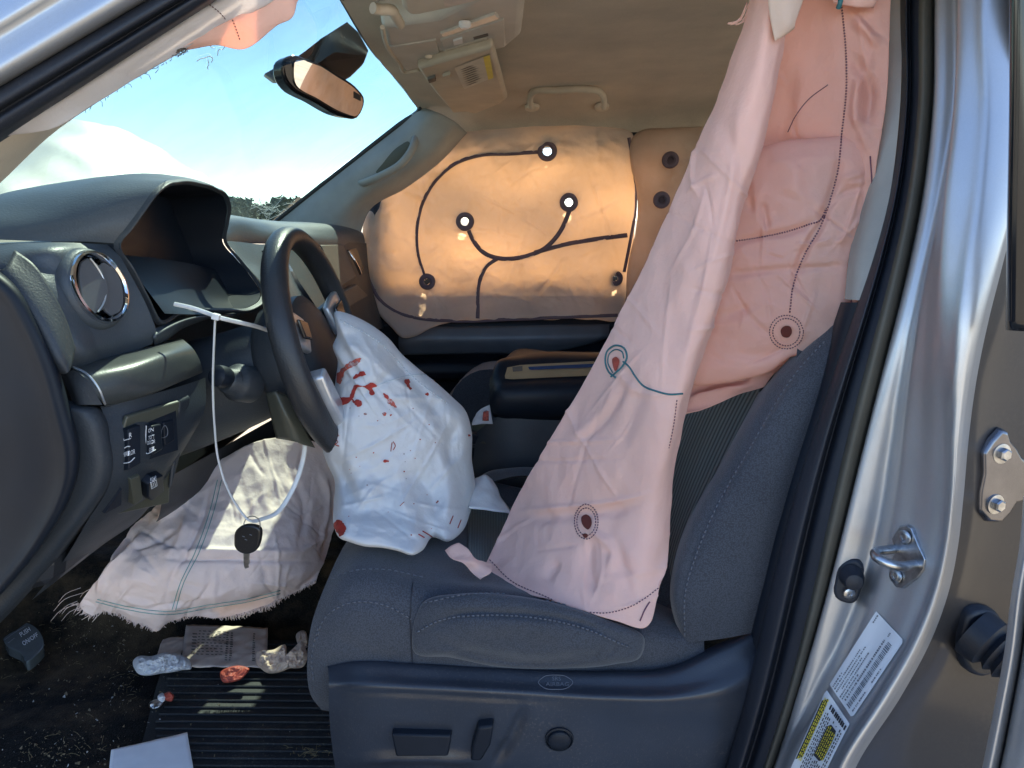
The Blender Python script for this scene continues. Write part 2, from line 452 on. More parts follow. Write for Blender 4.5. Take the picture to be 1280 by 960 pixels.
def paint(name, col=(.47, .48, .50), metal=.80, rough=.40, dust=.30):
    m, t, b, o, N, L = nodes(name)
    n = noise_(t, 4000, 1); r = ramp_(t, n.outputs[0], [(.35, mul(col, .85)), (.65, mul(col, 1.12))]); L(r.outputs[0], b.inputs['Base Color'])
    b.inputs['Metallic'].default_value = metal; b.inputs['Coat Weight'].default_value = .35; b.inputs['Coat Roughness'].default_value = .12
    d1 = noise_(t, 6, 6, .7); d2 = noise_(t, 180, 3, .7); f1 = ramp_(t, d1.outputs[0], [(.42, (0, 0, 0)), (.75, (dust,)*3)]); f2 = ramp_(t, d2.outputs[0], [(.45, (0, 0, 0)), (.7, (1, 1, 1))])
    pm = N('ShaderNodeMath'); pm.operation = 'MULTIPLY'; L(f1.outputs[0], pm.inputs[0]); L(f2.outputs[0], pm.inputs[1])
    px_ = N('ShaderNodeMixRGB'); L(pm.outputs[0], px_.inputs[0]); L(r.outputs[0], px_.inputs[1]); px_.inputs[2].default_value = (.42, .37, .30, 1); L(px_.outputs[0], b.inputs['Base Color'])
    pr = ramp_(t, d1.outputs[0], [(.35, (rough,)*3), (.75, (min(1, rough*1.45),)*3)]); L(pr.outputs[0], b.inputs['Roughness'])
    n2 = noise_(t, 7, 4); L(bump_(t, n2.outputs[0], .06, .01).outputs[0], b.inputs['Normal'])
    return m
def plain(name, col, rough=.5, metal=0, spec=.5, var=.1, sc=40, gs=.05):
    m, t, b, o, N, L = nodes(name)
    n = noise_(t, sc, 4); r = ramp_(t, n.outputs[0], [(.3, mul(col, 1-var)), (.7, mul(col, 1+var))]); L(r.outputs[0], b.inputs['Base Color'])
    b.inputs['Roughness'].default_value = rough; b.inputs['Metallic'].default_value = metal; b.inputs['Specular IOR Level'].default_value = spec
    L(bump_(t, n.outputs[0], gs, .002).outputs[0], b.inputs['Normal'])
    return m
def thin_glass(name, tint=(.85, .93, .92), smear=.03):
    m, t, b, o, N, L = nodes(name); t.nodes.remove(b)
    tr = N('ShaderNodeBsdfTransparent'); tr.inputs[0].default_value = (*tint, 1)
    gl = N('ShaderNodeBsdfGlossy'); gl.inputs['Roughness'].default_value = .02
    df = N('ShaderNodeBsdfDiffuse'); df.inputs[0].default_value = (.75, .75, .7, 1)
    fr = N('ShaderNodeFresnel'); fr.inputs[0].default_value = 1.45
    mx = N('ShaderNodeMixShader'); L(fr.outputs[0], mx.inputs[0]); L(tr.outputs[0], mx.inputs[1]); L(gl.outputs[0], mx.inputs[2])
    n = noise_(t, 7, 5); r = ramp_(t, n.outputs[0], [(.4, (0, 0, 0)), (.8, (smear*3,)*3)])
    m2 = N('ShaderNodeMixShader'); L(r.outputs[0], m2.inputs[0]); L(mx.outputs[0], m2.inputs[1]); L(df.outputs[0], m2.inputs[2]); L(m2.outputs[0], o.inputs[0])
    return m

M = {}
M['black'] = plastic('black_plastic', (.022, .024, .028), .42, 450, .22)
M['soft'] = plastic('soft_black_plastic', (.030, .037, .046), .5, 330, .35)
M['dashgrey'] = plastic('dash_grey_plastic', (.052, .065, .080), .46, 330, .35, .10, .5, (.22, .22, .22))
M['smooth'] = plastic('smooth_black_plastic', (.010, .014, .022), .45, 0, 0, .03, .22, (.10, .12, .16))
M['gloss'] = plastic('gloss_black_plastic', (.008, .009, .012), .12, 0, 0, .03)
M['olive'] = plastic('satin_grey_plastic', (.07, .072, .055), .4, 500, .1)
M['rubber'] = plastic('seal_rubber', (.010, .014, .024), .55, 600, .2)
M['rubber2'] = plastic('grey_seal_lip', (.075, .07, .055), .6, 600, .15)
M['beige'] = plastic('beige_trim_plastic', (.55, .49, .40), .55, 500, .15, .05)
M['pillar'] = plastic('grey_pillar_trim', (.30, .31, .30), .6, 500, .15, .05)
M['head'] = knit('headliner_cloth', (.50, .44, .36), 500, .1, .2)
M['silver'] = plain('satin_silver_trim', (.52, .54, .57), .3, .55)
M['chrome'] = plain('chrome', (.8, .8, .82), .08, 1, var=.03, gs=.01)
M['steel'] = plain('zinc_plated_steel', (.42, .43, .45), .3, 1, var=.25, sc=120)
M['paint'] = paint('silver_metallic_paint')
M['hood'] = paint('sunlit_silver_paint', (.62, .61, .56), .15, .5)  # the truck's silver, made paler to carry the sun's brightness in its colour
M['pink'] = cloth('pink_airbag_nylon', (.93, .66, .58), (1.0, .58, .42), .34, wr=.45, sc=5)
M['pinkback'] = cloth('coral_airbag_nylon', (.93, .62, .54), (1.0, .58, .38), .46, wr=.5)
M['orange'] = cloth('window_airbag_nylon', (.76, .66, .60), (1.0, .69, .43), .50, wr=.6, var=.2, tvar=.34)  # tvar: patchy backlight put into the translucent colour
M['white'] = cloth('white_airbag_nylon', (.66, .68, .70), (.88, .88, .88), .15, wr=.45, var=.06)
M['knee'] = cloth('pale_pink_airbag_nylon', (.95, .82, .79), (.98, .72, .55), .22, wr=.55)
M['netting'] = cloth('grey_white_airbag_backing', (.78, .76, .78), (.85, .8, .78), .35, wr=.4)
M['seat'] = knit('charcoal_seat_cloth', (.060, .068, .088), 520, .35, .5)
M['teal'] = ribbed('ribbed_teal_seat_cloth', (.03, .045, .046), (.13, .17, .165), 34)
M['carpet'] = knit('black_carpet', (.013, .012, .011), 300, .5, 1.0, .04)
def muddy(m, col, sc, lo, hi):
    t = m.node_tree; b = t.nodes['Principled BSDF']; src = b.inputs['Base Color'].links[0].from_socket
    n = noise_(t, sc, 6, .7); r = ramp_(t, n.outputs[0], [(lo, (0, 0, 0)), (hi, (1, 1, 1))]); mx = t.nodes.new('ShaderNodeMixRGB')
    t.links.new(r.outputs[0], mx.inputs[0]); t.links.new(src, mx.inputs[1]); mx.inputs[2].default_value = (*col, 1); t.links.new(mx.outputs[0], b.inputs['Base Color'])
muddy(M['carpet'], (.095, .066, .038), 5, .46, .70)
M['mat'] = plastic('ribbed_floor_mat', (.012, .014, .017), .7, 300, .4, .5); muddy(M['mat'], (.06, .05, .038), 7, .56, .78)
M['seamdark'] = plain('purple_grey_seam', (.13, .085, .10), .8)
M['seamlight'] = plain('pale_stitch', (.12, .13, .155), .8)
M['stitchpurple'] = plain('plum_stitch', (.14, .06, .09), .8)
M['stitchteal'] = plain('teal_stitch', (.03, .13, .15), .7)
M['stitchgreen'] = plain('green_grey_stitch', (.22, .36, .34), .8)
def stain(name, col, lo, hi, amin):
    m, t, b, o, N, L = nodes(name); n = noise_(t, 55, 5, .65); r = ramp_(t, n.outputs[0], [(.3, mul(col, .55)), (.7, mul(col, 1.3))]); L(r.outputs[0], b.inputs['Base Color']); b.inputs['Roughness'].default_value = .7
    n2 = noise_(t, 95, 5, .7); a = ramp_(t, n2.outputs[0], [(lo, (amin,)*3), (hi, (1, 1, 1))]); L(a.outputs[0], b.inputs['Alpha']); return m
M['blood'] = stain('dried_blood', (.34, .028, .018), .30, .5, .65)
M['bloodthin'] = stain('thin_dried_blood', (.46, .08, .05), .35, .58, .3)
M['hole'] = plain('vent_hole', (.10, .02, .015), .9)
M['ztie'] = plain('white_nylon_tie', (.78, .78, .76), .4)
M['paper'] = plain('white_paper', (.72, .73, .76), .8, var=.03)
M['paper2'] = plain('tan_receipt_paper', (.60, .49, .42), .85, var=.12)
M['tissue'] = cloth('white_tissue', (.75, .74, .76), (.8, .8, .8), .25)
M['tissue2'] = cloth('tan_tissue', (.68, .53, .43), (.8, .6, .45), .2)
M['ink'] = plain('black_ink', (.03, .03, .035), .7)
M['inkgrey'] = plain('grey_ink', (.16, .17, .19), .7)
M['label'] = plain('white_label', (.72, .74, .76), .35, var=.02)
M['yellow'] = plain('yellow_print', (.75, .62, .05), .5)
M['print'] = plain('white_print', (.75, .76, .78), .5)
M['redscrap'] = plain('red_scrap', (.32, .05, .03), .6, var=.35, sc=60)
M['glass'] = thin_glass('windshield_glass', (.36, .47, .45), .05)
M['sideglass'] = thin_glass('side_window_glass', (.85, .9, .9), .02)
M['mirror'] = plain('mirror_silvering', (.72, .72, .7), .015, 1, var=0, gs=0)
M['lens'] = plain('instrument_lens', (.010, .014, .022), .38, 0, .25)
M['keyblack'] = plastic('key_plastic', (.012, .012, .014), .35, 0, 0)
M['brown'] = plastic('glovebox_plastic', (.12, .10, .085), .55, 400, .3)
M['congrey'] = plastic('console_grey_plastic', (.56, .53, .48), .5, 500, .12, .04)
M['tan'] = plastic('tan_console_trim', (.35, .25, .14), .45, 300, .15)
def ground_mat():
    m, t, b, o, N, L = nodes('dry_ground'); n = noise_(t, .8, 8, .65); n2 = noise_(t, 30, 4)
    r = ramp_(t, n.outputs[0], [(.3, (.20, .17, .12)), (.7, (.38, .32, .24))]); L(r.outputs[0], b.inputs['Base Color']); b.inputs['Roughness'].default_value = .95
    L(bump_(t, n2.outputs[0], .6, .03).outputs[0], b.inputs['Normal']); return m
M['ground'] = ground_mat()
M['leaf'] = plain('hazy_tree_foliage', (.12, .14, .11), .9, var=.3, sc=1.5, spec=.1)  # haze of the distance put into the leaf colour
M['bark'] = plain('bark', (.09, .07, .05), .9)

# ================================================================== SETTING
GZ = -0.75
def ground():
    n = 60; e = np.sign(np.linspace(-1, 1, n))*np.abs(np.linspace(-1, 1, n))**3*3000
    X, Y = np.meshgrid(e, e); V = np.stack([X, Y, np.full_like(X, GZ)], -1).reshape(-1, 3)
    o = mk('ground', V, gfaces(n, n), M['ground'], at=(0, 0, GZ)); o['kind'] = 'structure'
ground()
def trees():
    # far wood on the skyline: thousands of leaf clumps and trunks, one mass
    j = Join(); jb = Join(); rg = np.random.default_rng(3)
    for k in range(60):
        az = R(-27 + 14*rg.random()); D = 300+60*rg.random(); h = 5.5+5.5*rg.random()
        cx, cy = D*math.sin(az), D*math.cos(az)
        jb.tube([(cx, cy, GZ), (cx, cy, GZ+h*.6)], [.18, .08], sides=5)
        for c in range(110):
            a = rg.random()*6.28; rr = 4.2*rg.random()**.5; z = h*(.25+.75*rg.random()); k2 = math.sqrt(max(.05, 1-((z/h-.6)/.45)**2))
            p = Vector((cx+rr*k2*math.cos(a), cy+rr*k2*math.sin(a), GZ+z)); s = .45+.5*rg.random()
            v = [p+Vector(rg.normal(size=3))*s for _ in range(4)]
            j.add(v, [(0, 1, 2), (0, 2, 3), (0, 3, 1)])
    o = thing('treeline', (-110, 300, GZ), 'hazy green line of trees on the far skyline beyond the windshield', 'trees'); o['kind'] = 'stuff'
    f = j.mk('foliage', M['leaf'], o, smooth=False); f['kind'] = 'stuff'
    b = jb.mk('trunk', M['bark'], o); b['kind'] = 'stuff'
trees()

# ================================================================== TRUCK SHELL
truck = thing('pickup_truck', (0, 1.6, GZ), 'silver pickup truck whose opened cab surrounds the seats and burst airbags', 'truck')
# floor
def carpet():
    rows = [[(-1.24, y, .34), (-1.12, y, .16), (-1.02, y, .01), (-.6, y, 0), (0, y, 0), (.6, y, 0), (1.7, y, 0)] for y in (.86, 1.1, 1.5, 1.58, 1.62, 1.9, 1.95, 2.46)]
    for i in (3, 4, 5):
        rows[i] = [(x, y, z+.12) for x, y, z in rows[i]]
    d = lambda G: .006*fbm(G*30, 3)+.003*fbm(G*120, 2)
    return loft('carpet', rows, M['carpet'], truck, nu=200, nv=150, disp=d, pts3=True, lin=True)
carpet_o = carpet(); FLOOR = bvh(carpet_o)
box('door_sill', (.1, .80, -.07), (1.9, .16, .16), M['paint'], truck, .02)
box('firewall', (-1.28, 1.68, .3), (.05, 1.7, 1.05), M['black'], truck, .01)
box('rear_bulkhead', (1.72, 1.68, .3), (.05, 1.7, 1.0), M['black'], truck, .01)
# roof
sec = [(.86, 1.17), (.92, 1.215), (1.05, 1.232), (1.35, 1.238), (1.75, 1.238), (2.15, 1.218), (2.30, 1.192), (2.38, 1.155), (2.42, 1.10)]
xh = [-.25, -.255, -.265, -.282, -.30, -.285, -.268, -.24, -.21]
rows = [[(xs if k else xh[i], y, z-(0 if k else .004)+(0.02 if k in (2, 3) else 0)) for i, (y, z) in enumerate(sec)] for k, xs in enumerate((0, -.1, .4, 1.0, 1.75))]
head_o = loft('roof_lining', rows, M['head'], truck, nu=80, nv=60, pts3=True, disp=lambda G: .004*fbm(G*4, 3)); HEAD = bvh(head_o)
rows = [[(x, y, z+.06+.02*(.5-abs(x-.7)/2)) for y, z in [(.80, 1.15)]+sec+[(2.455, 1.10)]] for x in (-.24, .3, 1.0, 1.8)]
roof_o = loft('roof', rows, M['paint'], truck, nu=60, nv=20, pts3=True)
tube('windshield_seal', [P(336, 284, 2.37), P(395, 237, 2.35), P(450, 194, 2.32), P(500, 155, 2.3), P(525, 136, 2.28), P(522, 124, 2.24), P(470, 66, 1.78), P(430, 0, 1.36), P(398, -62, 1.02)], .007, M['black'], truck, n=90, sides=6)
# windshield
rows = [[P(398, -62, 1.0), P(430, 0, 1.36), P(470, 68, 1.78), P(510, 110, 2.1), P(530, 133, 2.3)],
        [(-.55, .93, 1.04), (-.60, 1.3, 1.05), (-.62, 1.68, 1.055), (-.60, 2.05, 1.05), (-.53, 2.36, 1.035)],
        [(-.80, .90, .835), (-.90, 1.3, .835), (-.93, 1.68, .835), (-.90, 2.05, .835), P(334, 287, 2.40)]]
wind_o = loft('windshield', rows, M['glass'], truck, nu=30, nv=24, pts3=True)
WIND = bvh(wind_o)
j = Join()
rg = np.random.default_rng(8)
for c, nn, L in (((352, 262), 14, 34), ((330, 268), 9, 26), ((265, 68), 5, 22)):
    for k in range(nn):
        a = rg.random()*6.28; l = L*(.3+.7*rg.random()); p0 = np.array(c)+rg.normal(size=2)*6
        pts = [p0+np.array((math.cos(a), .75*math.sin(a)))*l*s+rg.normal(size=2)*1.2 for s in (0, .35, .7, 1)]
        seam('', WIND, pts, .0006, None, None, n=14, off=.002, join=j)
j.mk('glass_crack', plain('crack_white', (.7, .74, .72), .4), truck)['kind'] = 'stuff'
# far pillar by the windshield
fp = loft('pillar_trim', [[(334, 287, 2.37), (368, 286, 2.33), (410, 294, 2.32), (447, 303, 2.40)], [(395, 237, 2.35), (420, 240, 2.31), (442, 248, 2.30), (463, 262, 2.4)],
     [(450, 194, 2.32), (470, 204, 2.28), (490, 217, 2.28), (506, 236, 2.38)], [(500, 155, 2.3), (520, 168, 2.26), (540, 182, 2.27), (553, 200, 2.36)], [(526, 133, 2.28), (545, 140, 2.25), (565, 150, 2.27), (584, 166, 2.36)]],
     M['pillar'], truck, nu=30, nv=40, thick=.01)
FP = bvh(fp)
g = tube('pillar_grab_handle', [P(449, 230, 2.33), P(457, 228, 2.27), P(480, 218, 2.235), P(500, 206, 2.23), P(512, 192, 2.235), P(519, 176, 2.26), P(522, 166, 2.30)], .0125, M['pillar'], truck, n=50, sides=10, flat=(1, .7))
decal('handle_shade', FP, [(470, 216), (478, 205), (500, 182), (511, 177), (514, 184), (508, 196), (497, 205), (480, 215)], M['olive'], g)  # darker patch: shade behind the handle painted onto the trim
# far door: trim, window, frame
sec = [(2.47, 1.10), (2.485, .70), (2.465, .71), (2.45, .695), (2.435, .60), (2.405, .545), (2.41, .535), (2.43, .46), (2.44, .445), (2.425, .435), (2.37, .425), (2.36, .40), (2.37, .375), (2.43, .355), (2.45, .30), (2.44, .10), (2.46, .0)]
door = loft('passenger_door', [[(x, y, z) for y, z in sec[1:]] for x in (-.80, -.3, .2, .62)], M['smooth'], truck, nu=110, nv=6, pts3=True, lin=True)
FD = bvh(door)
loft('trim_band', [[P(500, 408, 2.39), P(600, 408, 2.395), P(700, 406, 2.395), P(762, 405, 2.40)], [P(498, 426, 2.375), P(600, 425, 2.378), P(700, 423, 2.378), P(760, 420, 2.38)], [P(500, 444, 2.40), P(600, 442, 2.40), P(690, 440, 2.40), P(742, 430, 2.40)]],
     plastic('satin_door_band', (.10, .11, .13), .35, 0), door, nu=20, nv=12, pts3=True, thick=.008)
loft('rear_passenger_door', [[(x, y, z) for y, z in sec[1:]] for x in (.70, 1.2, 1.75)], M['smooth'], truck, nu=80, nv=6, pts3=True, lin=True)
box('center_pillar', (.64, 2.45, .6), (.16, .07, 1.05), M['beige'], truck, .02)
j = Join()
fr = [(-.74, 2.46, .60), (-.62, 2.455, .80), (-.46, 2.44, .99), (-.30, 2.42, 1.10), (0, 2.42, 1.125), (.58, 2.42, 1.12)]
j.tube(cr(fr, 40), .028, sides=8); j.tube([(.56, 2.44, 1.12), (.56, 2.46, .58)], .03, sides=8); j.tube([(-.62, 2.45, .66), (-.43, 2.45, .66), (-.43, 2.44, 1.02)], .035, sides=8)
j.mk('window_frame', M['rubber'], truck)
mk('side_window', [(-.76, 2.495, .66), (.58, 2.495, .66), (.58, 2.43, 1.14), (-.28, 2.43, 1.14)], [(0, 1, 2, 3)], M['sideglass'], truck, smooth=False)
mk('rear_side_window', [(.70, 2.49, .56), (1.7, 2.49, .56), (1.6, 2.43, 1.14), (.70, 2.43, 1.14)], [(0, 1, 2, 3)], M['sideglass'], truck, smooth=False)
# dark gap of the far window corner, below the pillar
# ceiling grab handle (passenger side)
gh = thing('x', (0, 0, 0), None, None); bpy.data.objects.remove(gh)
hb = [P(664, 134, 2.17), P(663, 120, 2.14), P(668, 114, 2.125), P(690, 113, 2.12), P(735, 112, 2.12), P(748, 114, 2.125), P(754, 121, 2.14), P(755, 134, 2.17)]
hnd = tube('ceiling_grab_handle', hb, .0105, M['beige'], truck, n=60, sides=10, flat=(1, .75))
for u in (665, 752):
    p, n = cast(HEAD, u, 131, .004)
    if p: lathe('handle_mount', p, n, [(.022, 0), (.02, .008), (.012, .012)], M['beige'], hnd, n=16)
# ---------------------------------------------------------------- near front pillar
def band(name, cs, m, slope=-.592, u0=-150, u1=420, parent=truck, **k):
    return loft(name, [[(u, c+s*u, Y) for u in np.linspace(u0, u1, 8)] for c, s, Y in cs], m, parent, **k)
band('front_pillar', [(-170, -.60, .90), (-60, -.60, .84), (-25, -.60, .80), (14, -.60, .775), (30, -.60, .772), (44, -.6, .778), (60, -.6, .775), (88, -.595, .768), (96, -.592, .772), (112, -.592, .80)], M['paint'], nu=30, nv=60)
band('front_door_seal', [(106, -.59, .80), (114, -.595, .785), (128, -.60, .782), (141, -.61, .80), (149, -.62, .79), (160, -.63, .795), (171, -.645, .82), (178, -.65, .87)], M['rubber'], nu=30, nv=40, u1=330)
loft('front_pillar_trim', [[(-80, 250, .86), (0, 170, .87), (120, 90, .875), (262, 0, .885), (320, -40, .89)], [(-80, 280, .90), (0, 200, .905), (100, 130, .91), (235, 45, .92), (300, -5, .93)], [(-80, 300, .945), (0, 229, .955), (67, 166, .955), (131, 122, .955), (225, 62, .955), (330, -8, .96)]], M['beige'], truck, nu=30, nv=16)
# bonnet, buckled up
hd = loft('buckled_hood', [[(-160, 300, 1.5), (0, 262, 1.55), (110, 255, 1.7), (200, 245, 1.9), (262, 240, 2.1)], [(-160, 262, 1.55), (0, 232, 1.6), (100, 222, 1.75), (190, 222, 1.95), (252, 226, 2.15)],
      [(-160, 225, 1.7), (-20, 200, 1.7), (90, 186, 1.85), (180, 200, 2.05), (249, 223, 2.25)], [(-160, 178, 1.9), (-20, 163, 1.9), (80, 152, 2.0), (160, 168, 2.2), (215, 195, 2.35), (246, 221, 2.45)], [(-160, 170, 2.1), (-20, 156, 2.1), (80, 148, 2.2), (160, 163, 2.4), (215, 192, 2.5), (246, 220, 2.6)]], M['hood'], truck, nu=50, nv=40,
      disp=lambda G: .02*fbm(G*2.2, 2)+crush(2.2, .05)(G))
HB = bvh(hd)
0 and seam('hood_crease', HB, [(-60, 236), (20, 212), (70, 206), (130, 212), (200, 236)], .004, M['inkgrey'], hd)
# ---------------------------------------------------------------- pillar behind the driver's door
def LEAN(v): return .10*max(0, (430-v)/430)**1.3
VS = [-60, 0, 135, 240, 340, 395, 470, 545, 620, 680, 740, 800, 870, 950, 1010]
def strip(name, cols, m, parent=truck, nu=24, nv=90, vs=VS, lin=True, **k):
    """cols: list of (u per row, Y per row or number)"""
    rows = []
    for i, v in enumerate(vs):
        rows.append([(c[i], v, (Yc[i] if hasattr(Yc, '__len__') else Yc)+LEAN(v)) for c, Yc in cols])
    return loft(name, rows, m, parent, nu=nu, nv=nv, lin=lin, **k)
#      -60  0    135  240  340  395  470  545  620  680  740  800  870  950  1010
sin = [1124,1124,1122,1110,1086,1066,1040,1016, 992, 976, 962, 950, 932, 908, 890]
sol = [1152,1150,1147,1133,1117,1099,1080,1057,1041,1031,1015,1003, 983, 957, 938]
soe = [1168,1167,1164,1150,1133,1119,1101,1082,1063,1047,1034,1018, 998, 968, 950]
crs = [1172,1170,1167,1154,1137,1121,1102,1084,1065,1048,1035,1018, 998, 967, 948]
cre = [1196,1196,1193,1182,1152,1136,1130,1125,1107,1092,1080,1058,1014, 978, 958]
brs = [1197,1197,1194,1183,1176,1174,1178,1180,1183,1180,1158,1134,1092,1048,1020]
bre = [1270,1269,1267,1264,1258,1222,1203,1197,1195,1192,1174,1156,1111,1065,1036]
_sm = lambda l: [float(x) for x in np.polyval(np.polyfit(np.array(VS)/500-1, l, 6), np.array(VS)/500-1)]
crs, cre, brs, bre = _sm(crs), _sm(cre), _sm(brs), _sm(bre); sin_, sol, soe = _sm(sin), _sm(sol), _sm(soe); sin = sin_
mid = [(a+b)/2 for a, b in zip(cre, brs)]; bm_ = [(a+b)/2 for a, b in zip(brs, bre)]
rowsY = dict(crs=.885)
pil = []
for i, v in enumerate(VS):
    ln = LEAN(v)
    pil.append([(a, b, c+ln) for a, b, c in [(crs[i]-14, v, .93), (crs[i], v, .90), (crs[i]+3, v, .874), ((crs[i]*.5+cre[i]*.5), v, .868), (cre[i]-3, v, .866), (cre[i]+2, v, .858), (cre[i]*.8+brs[i]*.2, v, .828), (mid[i], v, .806), (cre[i]*.2+brs[i]*.8, v, .780), (brs[i], v, .766),
                (brs[i]*.65+bre[i]*.35, v, .748), (bm_[i], v, .740), (brs[i]*.3+bre[i]*.7, v, .738), (bre[i], v, .744), (bre[i]+5, v, .765), (bre[i]+9, v, .80), (bre[i]+12, v, .845)]])
bp = loft('rear_door_pillar', pil, M['paint'], truck, nu=110, nv=110)
BP = bvh(bp)
seal = strip('rear_door_seal', [(sin, .955), ([a+4 for a in sin], .925), ([a*.6+b*.4 for a, b in zip(sin, sol)], .905), ([a*.45+b*.55 for a, b in zip(sin, sol)], .925), ([a*.25+b*.75 for a, b in zip(sin, sol)], .905), (sol, .895)], M['rubber'], nu=40, lin=False)
strip('seal_lip', [([a-2 for a in sol], .90), ([a*.6+b*.4 for a, b in zip(sol, soe)], .882), ([a*.3+b*.7 for a, b in zip(sol, soe)], .884), (soe, .895), ([a+3 for a in soe], .91)], M['rubber2'], seal, nu=16, lin=False)
# inner pillar trim: grey above, dark below
loft('upper_pillar_trim', [[(a, b, c+LEAN(b)) for a, b, c in q] for q in [[(1098, -60, .985), (1110, -60, .945), (1128, -60, .93)], [(1098, 0, .985), (1111, 0, .945), (1127, 0, .93)], [(1092, 135, .985), (1107, 135, .945), (1125, 135, .93)], [(1078, 240, .985), (1094, 240, .945), (1113, 240, .93)], [(1060, 330, .985), (1076, 330, .945), (1094, 330, .93)], [(1056, 374, .985), (1071, 375, .945), (1086, 376, .93)]]],
     M['pillar'], truck, nu=14, nv=40)
loft('lower_pillar_trim', [[(u-22, v, 1.06), (u-15, v, 1.0), (u-4, v, .965), (u+8, v, .955)] for u, v in ((1067, 378), (1040, 470), (1016, 545), (992, 620), (962, 740), (932, 870), (905, 960), (885, 1020))], M['smooth'], truck, nu=14, nv=40)
box('pillar_core', (.62, 1.02, .2), (.22, .16, .95), M['black'], truck, .02)
# side of the pillar, deep shade put into its paint colour; rear door
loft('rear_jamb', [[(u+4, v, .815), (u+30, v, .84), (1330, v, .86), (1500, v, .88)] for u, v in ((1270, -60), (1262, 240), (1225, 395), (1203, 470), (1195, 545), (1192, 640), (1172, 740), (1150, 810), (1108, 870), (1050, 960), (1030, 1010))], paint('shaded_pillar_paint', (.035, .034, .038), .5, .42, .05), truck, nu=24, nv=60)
JB = bvh(*[o for o in WORLD if o.name == 'rear_jamb'])
# striker, switch and labels on the pillar
def striker():
    s = pad('door_striker', BP, [(1127, 657), (1137, 655), (1143, 659), (1152, 683), (1159, 699), (1157, 712), (1149, 723), (1131, 736), (1122, 734), (1116, 724), (1114, 706), (1122, 690), (1117, 672)], .004, M['steel'], truck, bev=.0012, scale=.97)
    for u, v in ((1135, 671), (1124, 720)):
        p, n = cast(BP, u, v, .005)
        sc = lathe('bolt', p, n, [(.0085, 0), (.0085, .0015), (.0065, .0028), (.004, .003), (.0035, .0012), (.001, .001)], M['steel'], s, n=18)
    a, n = cast(BP, 1120, 686, .004); b, n2 = cast(BP, 1146, 706, .004); n = (n+Vector((-.9, -.5, .15))).normalized()
    lp = [a-n*.004, a+n*.012, a+n*.030, a+n*.038+(b-a)*.12, a+n*.042+(b-a)*.42, a+n*.036+(b-a)*.75, b+n*.020, b+n*.01, b-n*.004]
    tube('striker_loop', lp, .0055, M['steel'], s, n=50, sides=12)
striker()
def pin():
    s = pad('door_switch', BP, [(1063, 698), (1072, 697), (1079, 703), (1080, 718), (1076, 738), (1068, 752), (1055, 753), (1046, 750), (1041, 740), (1043, 726), (1048, 708)], .006, M['rubber'], truck, bev=.003, smooth=True)
    p, n = cast(BP, 1063, 718, .004); d = (n+Vector((-.1, -.35, 0))).normalized()
    lathe('plunger', p, d, [(.015, 0), (.0145, .006), (.0125, .009), (.012, .016), (.010, .020), (.004, .022)], M['rubber'], s, n=22)
    p, n = cast(BP, 1059, 739, .0055); lathe('screw', p, n, [(.0075, 0), (.0072, .002), (.005, .003), (.003, .0031), (.002, .0015)], M['steel'], s, n=14)
pin()
def mixq(q, x, y):
    a, b, c, d = (np.array(t, float) for t in q); return (a*(1-x)+b*x)*(1-y)+(d*(1-x)+c*x)*y
def sub(q, x0, y0, x1, y1): return [mixq(q, x0, y0), mixq(q, x1, y0), mixq(q, x1, y1), mixq(q, x0, y1)]
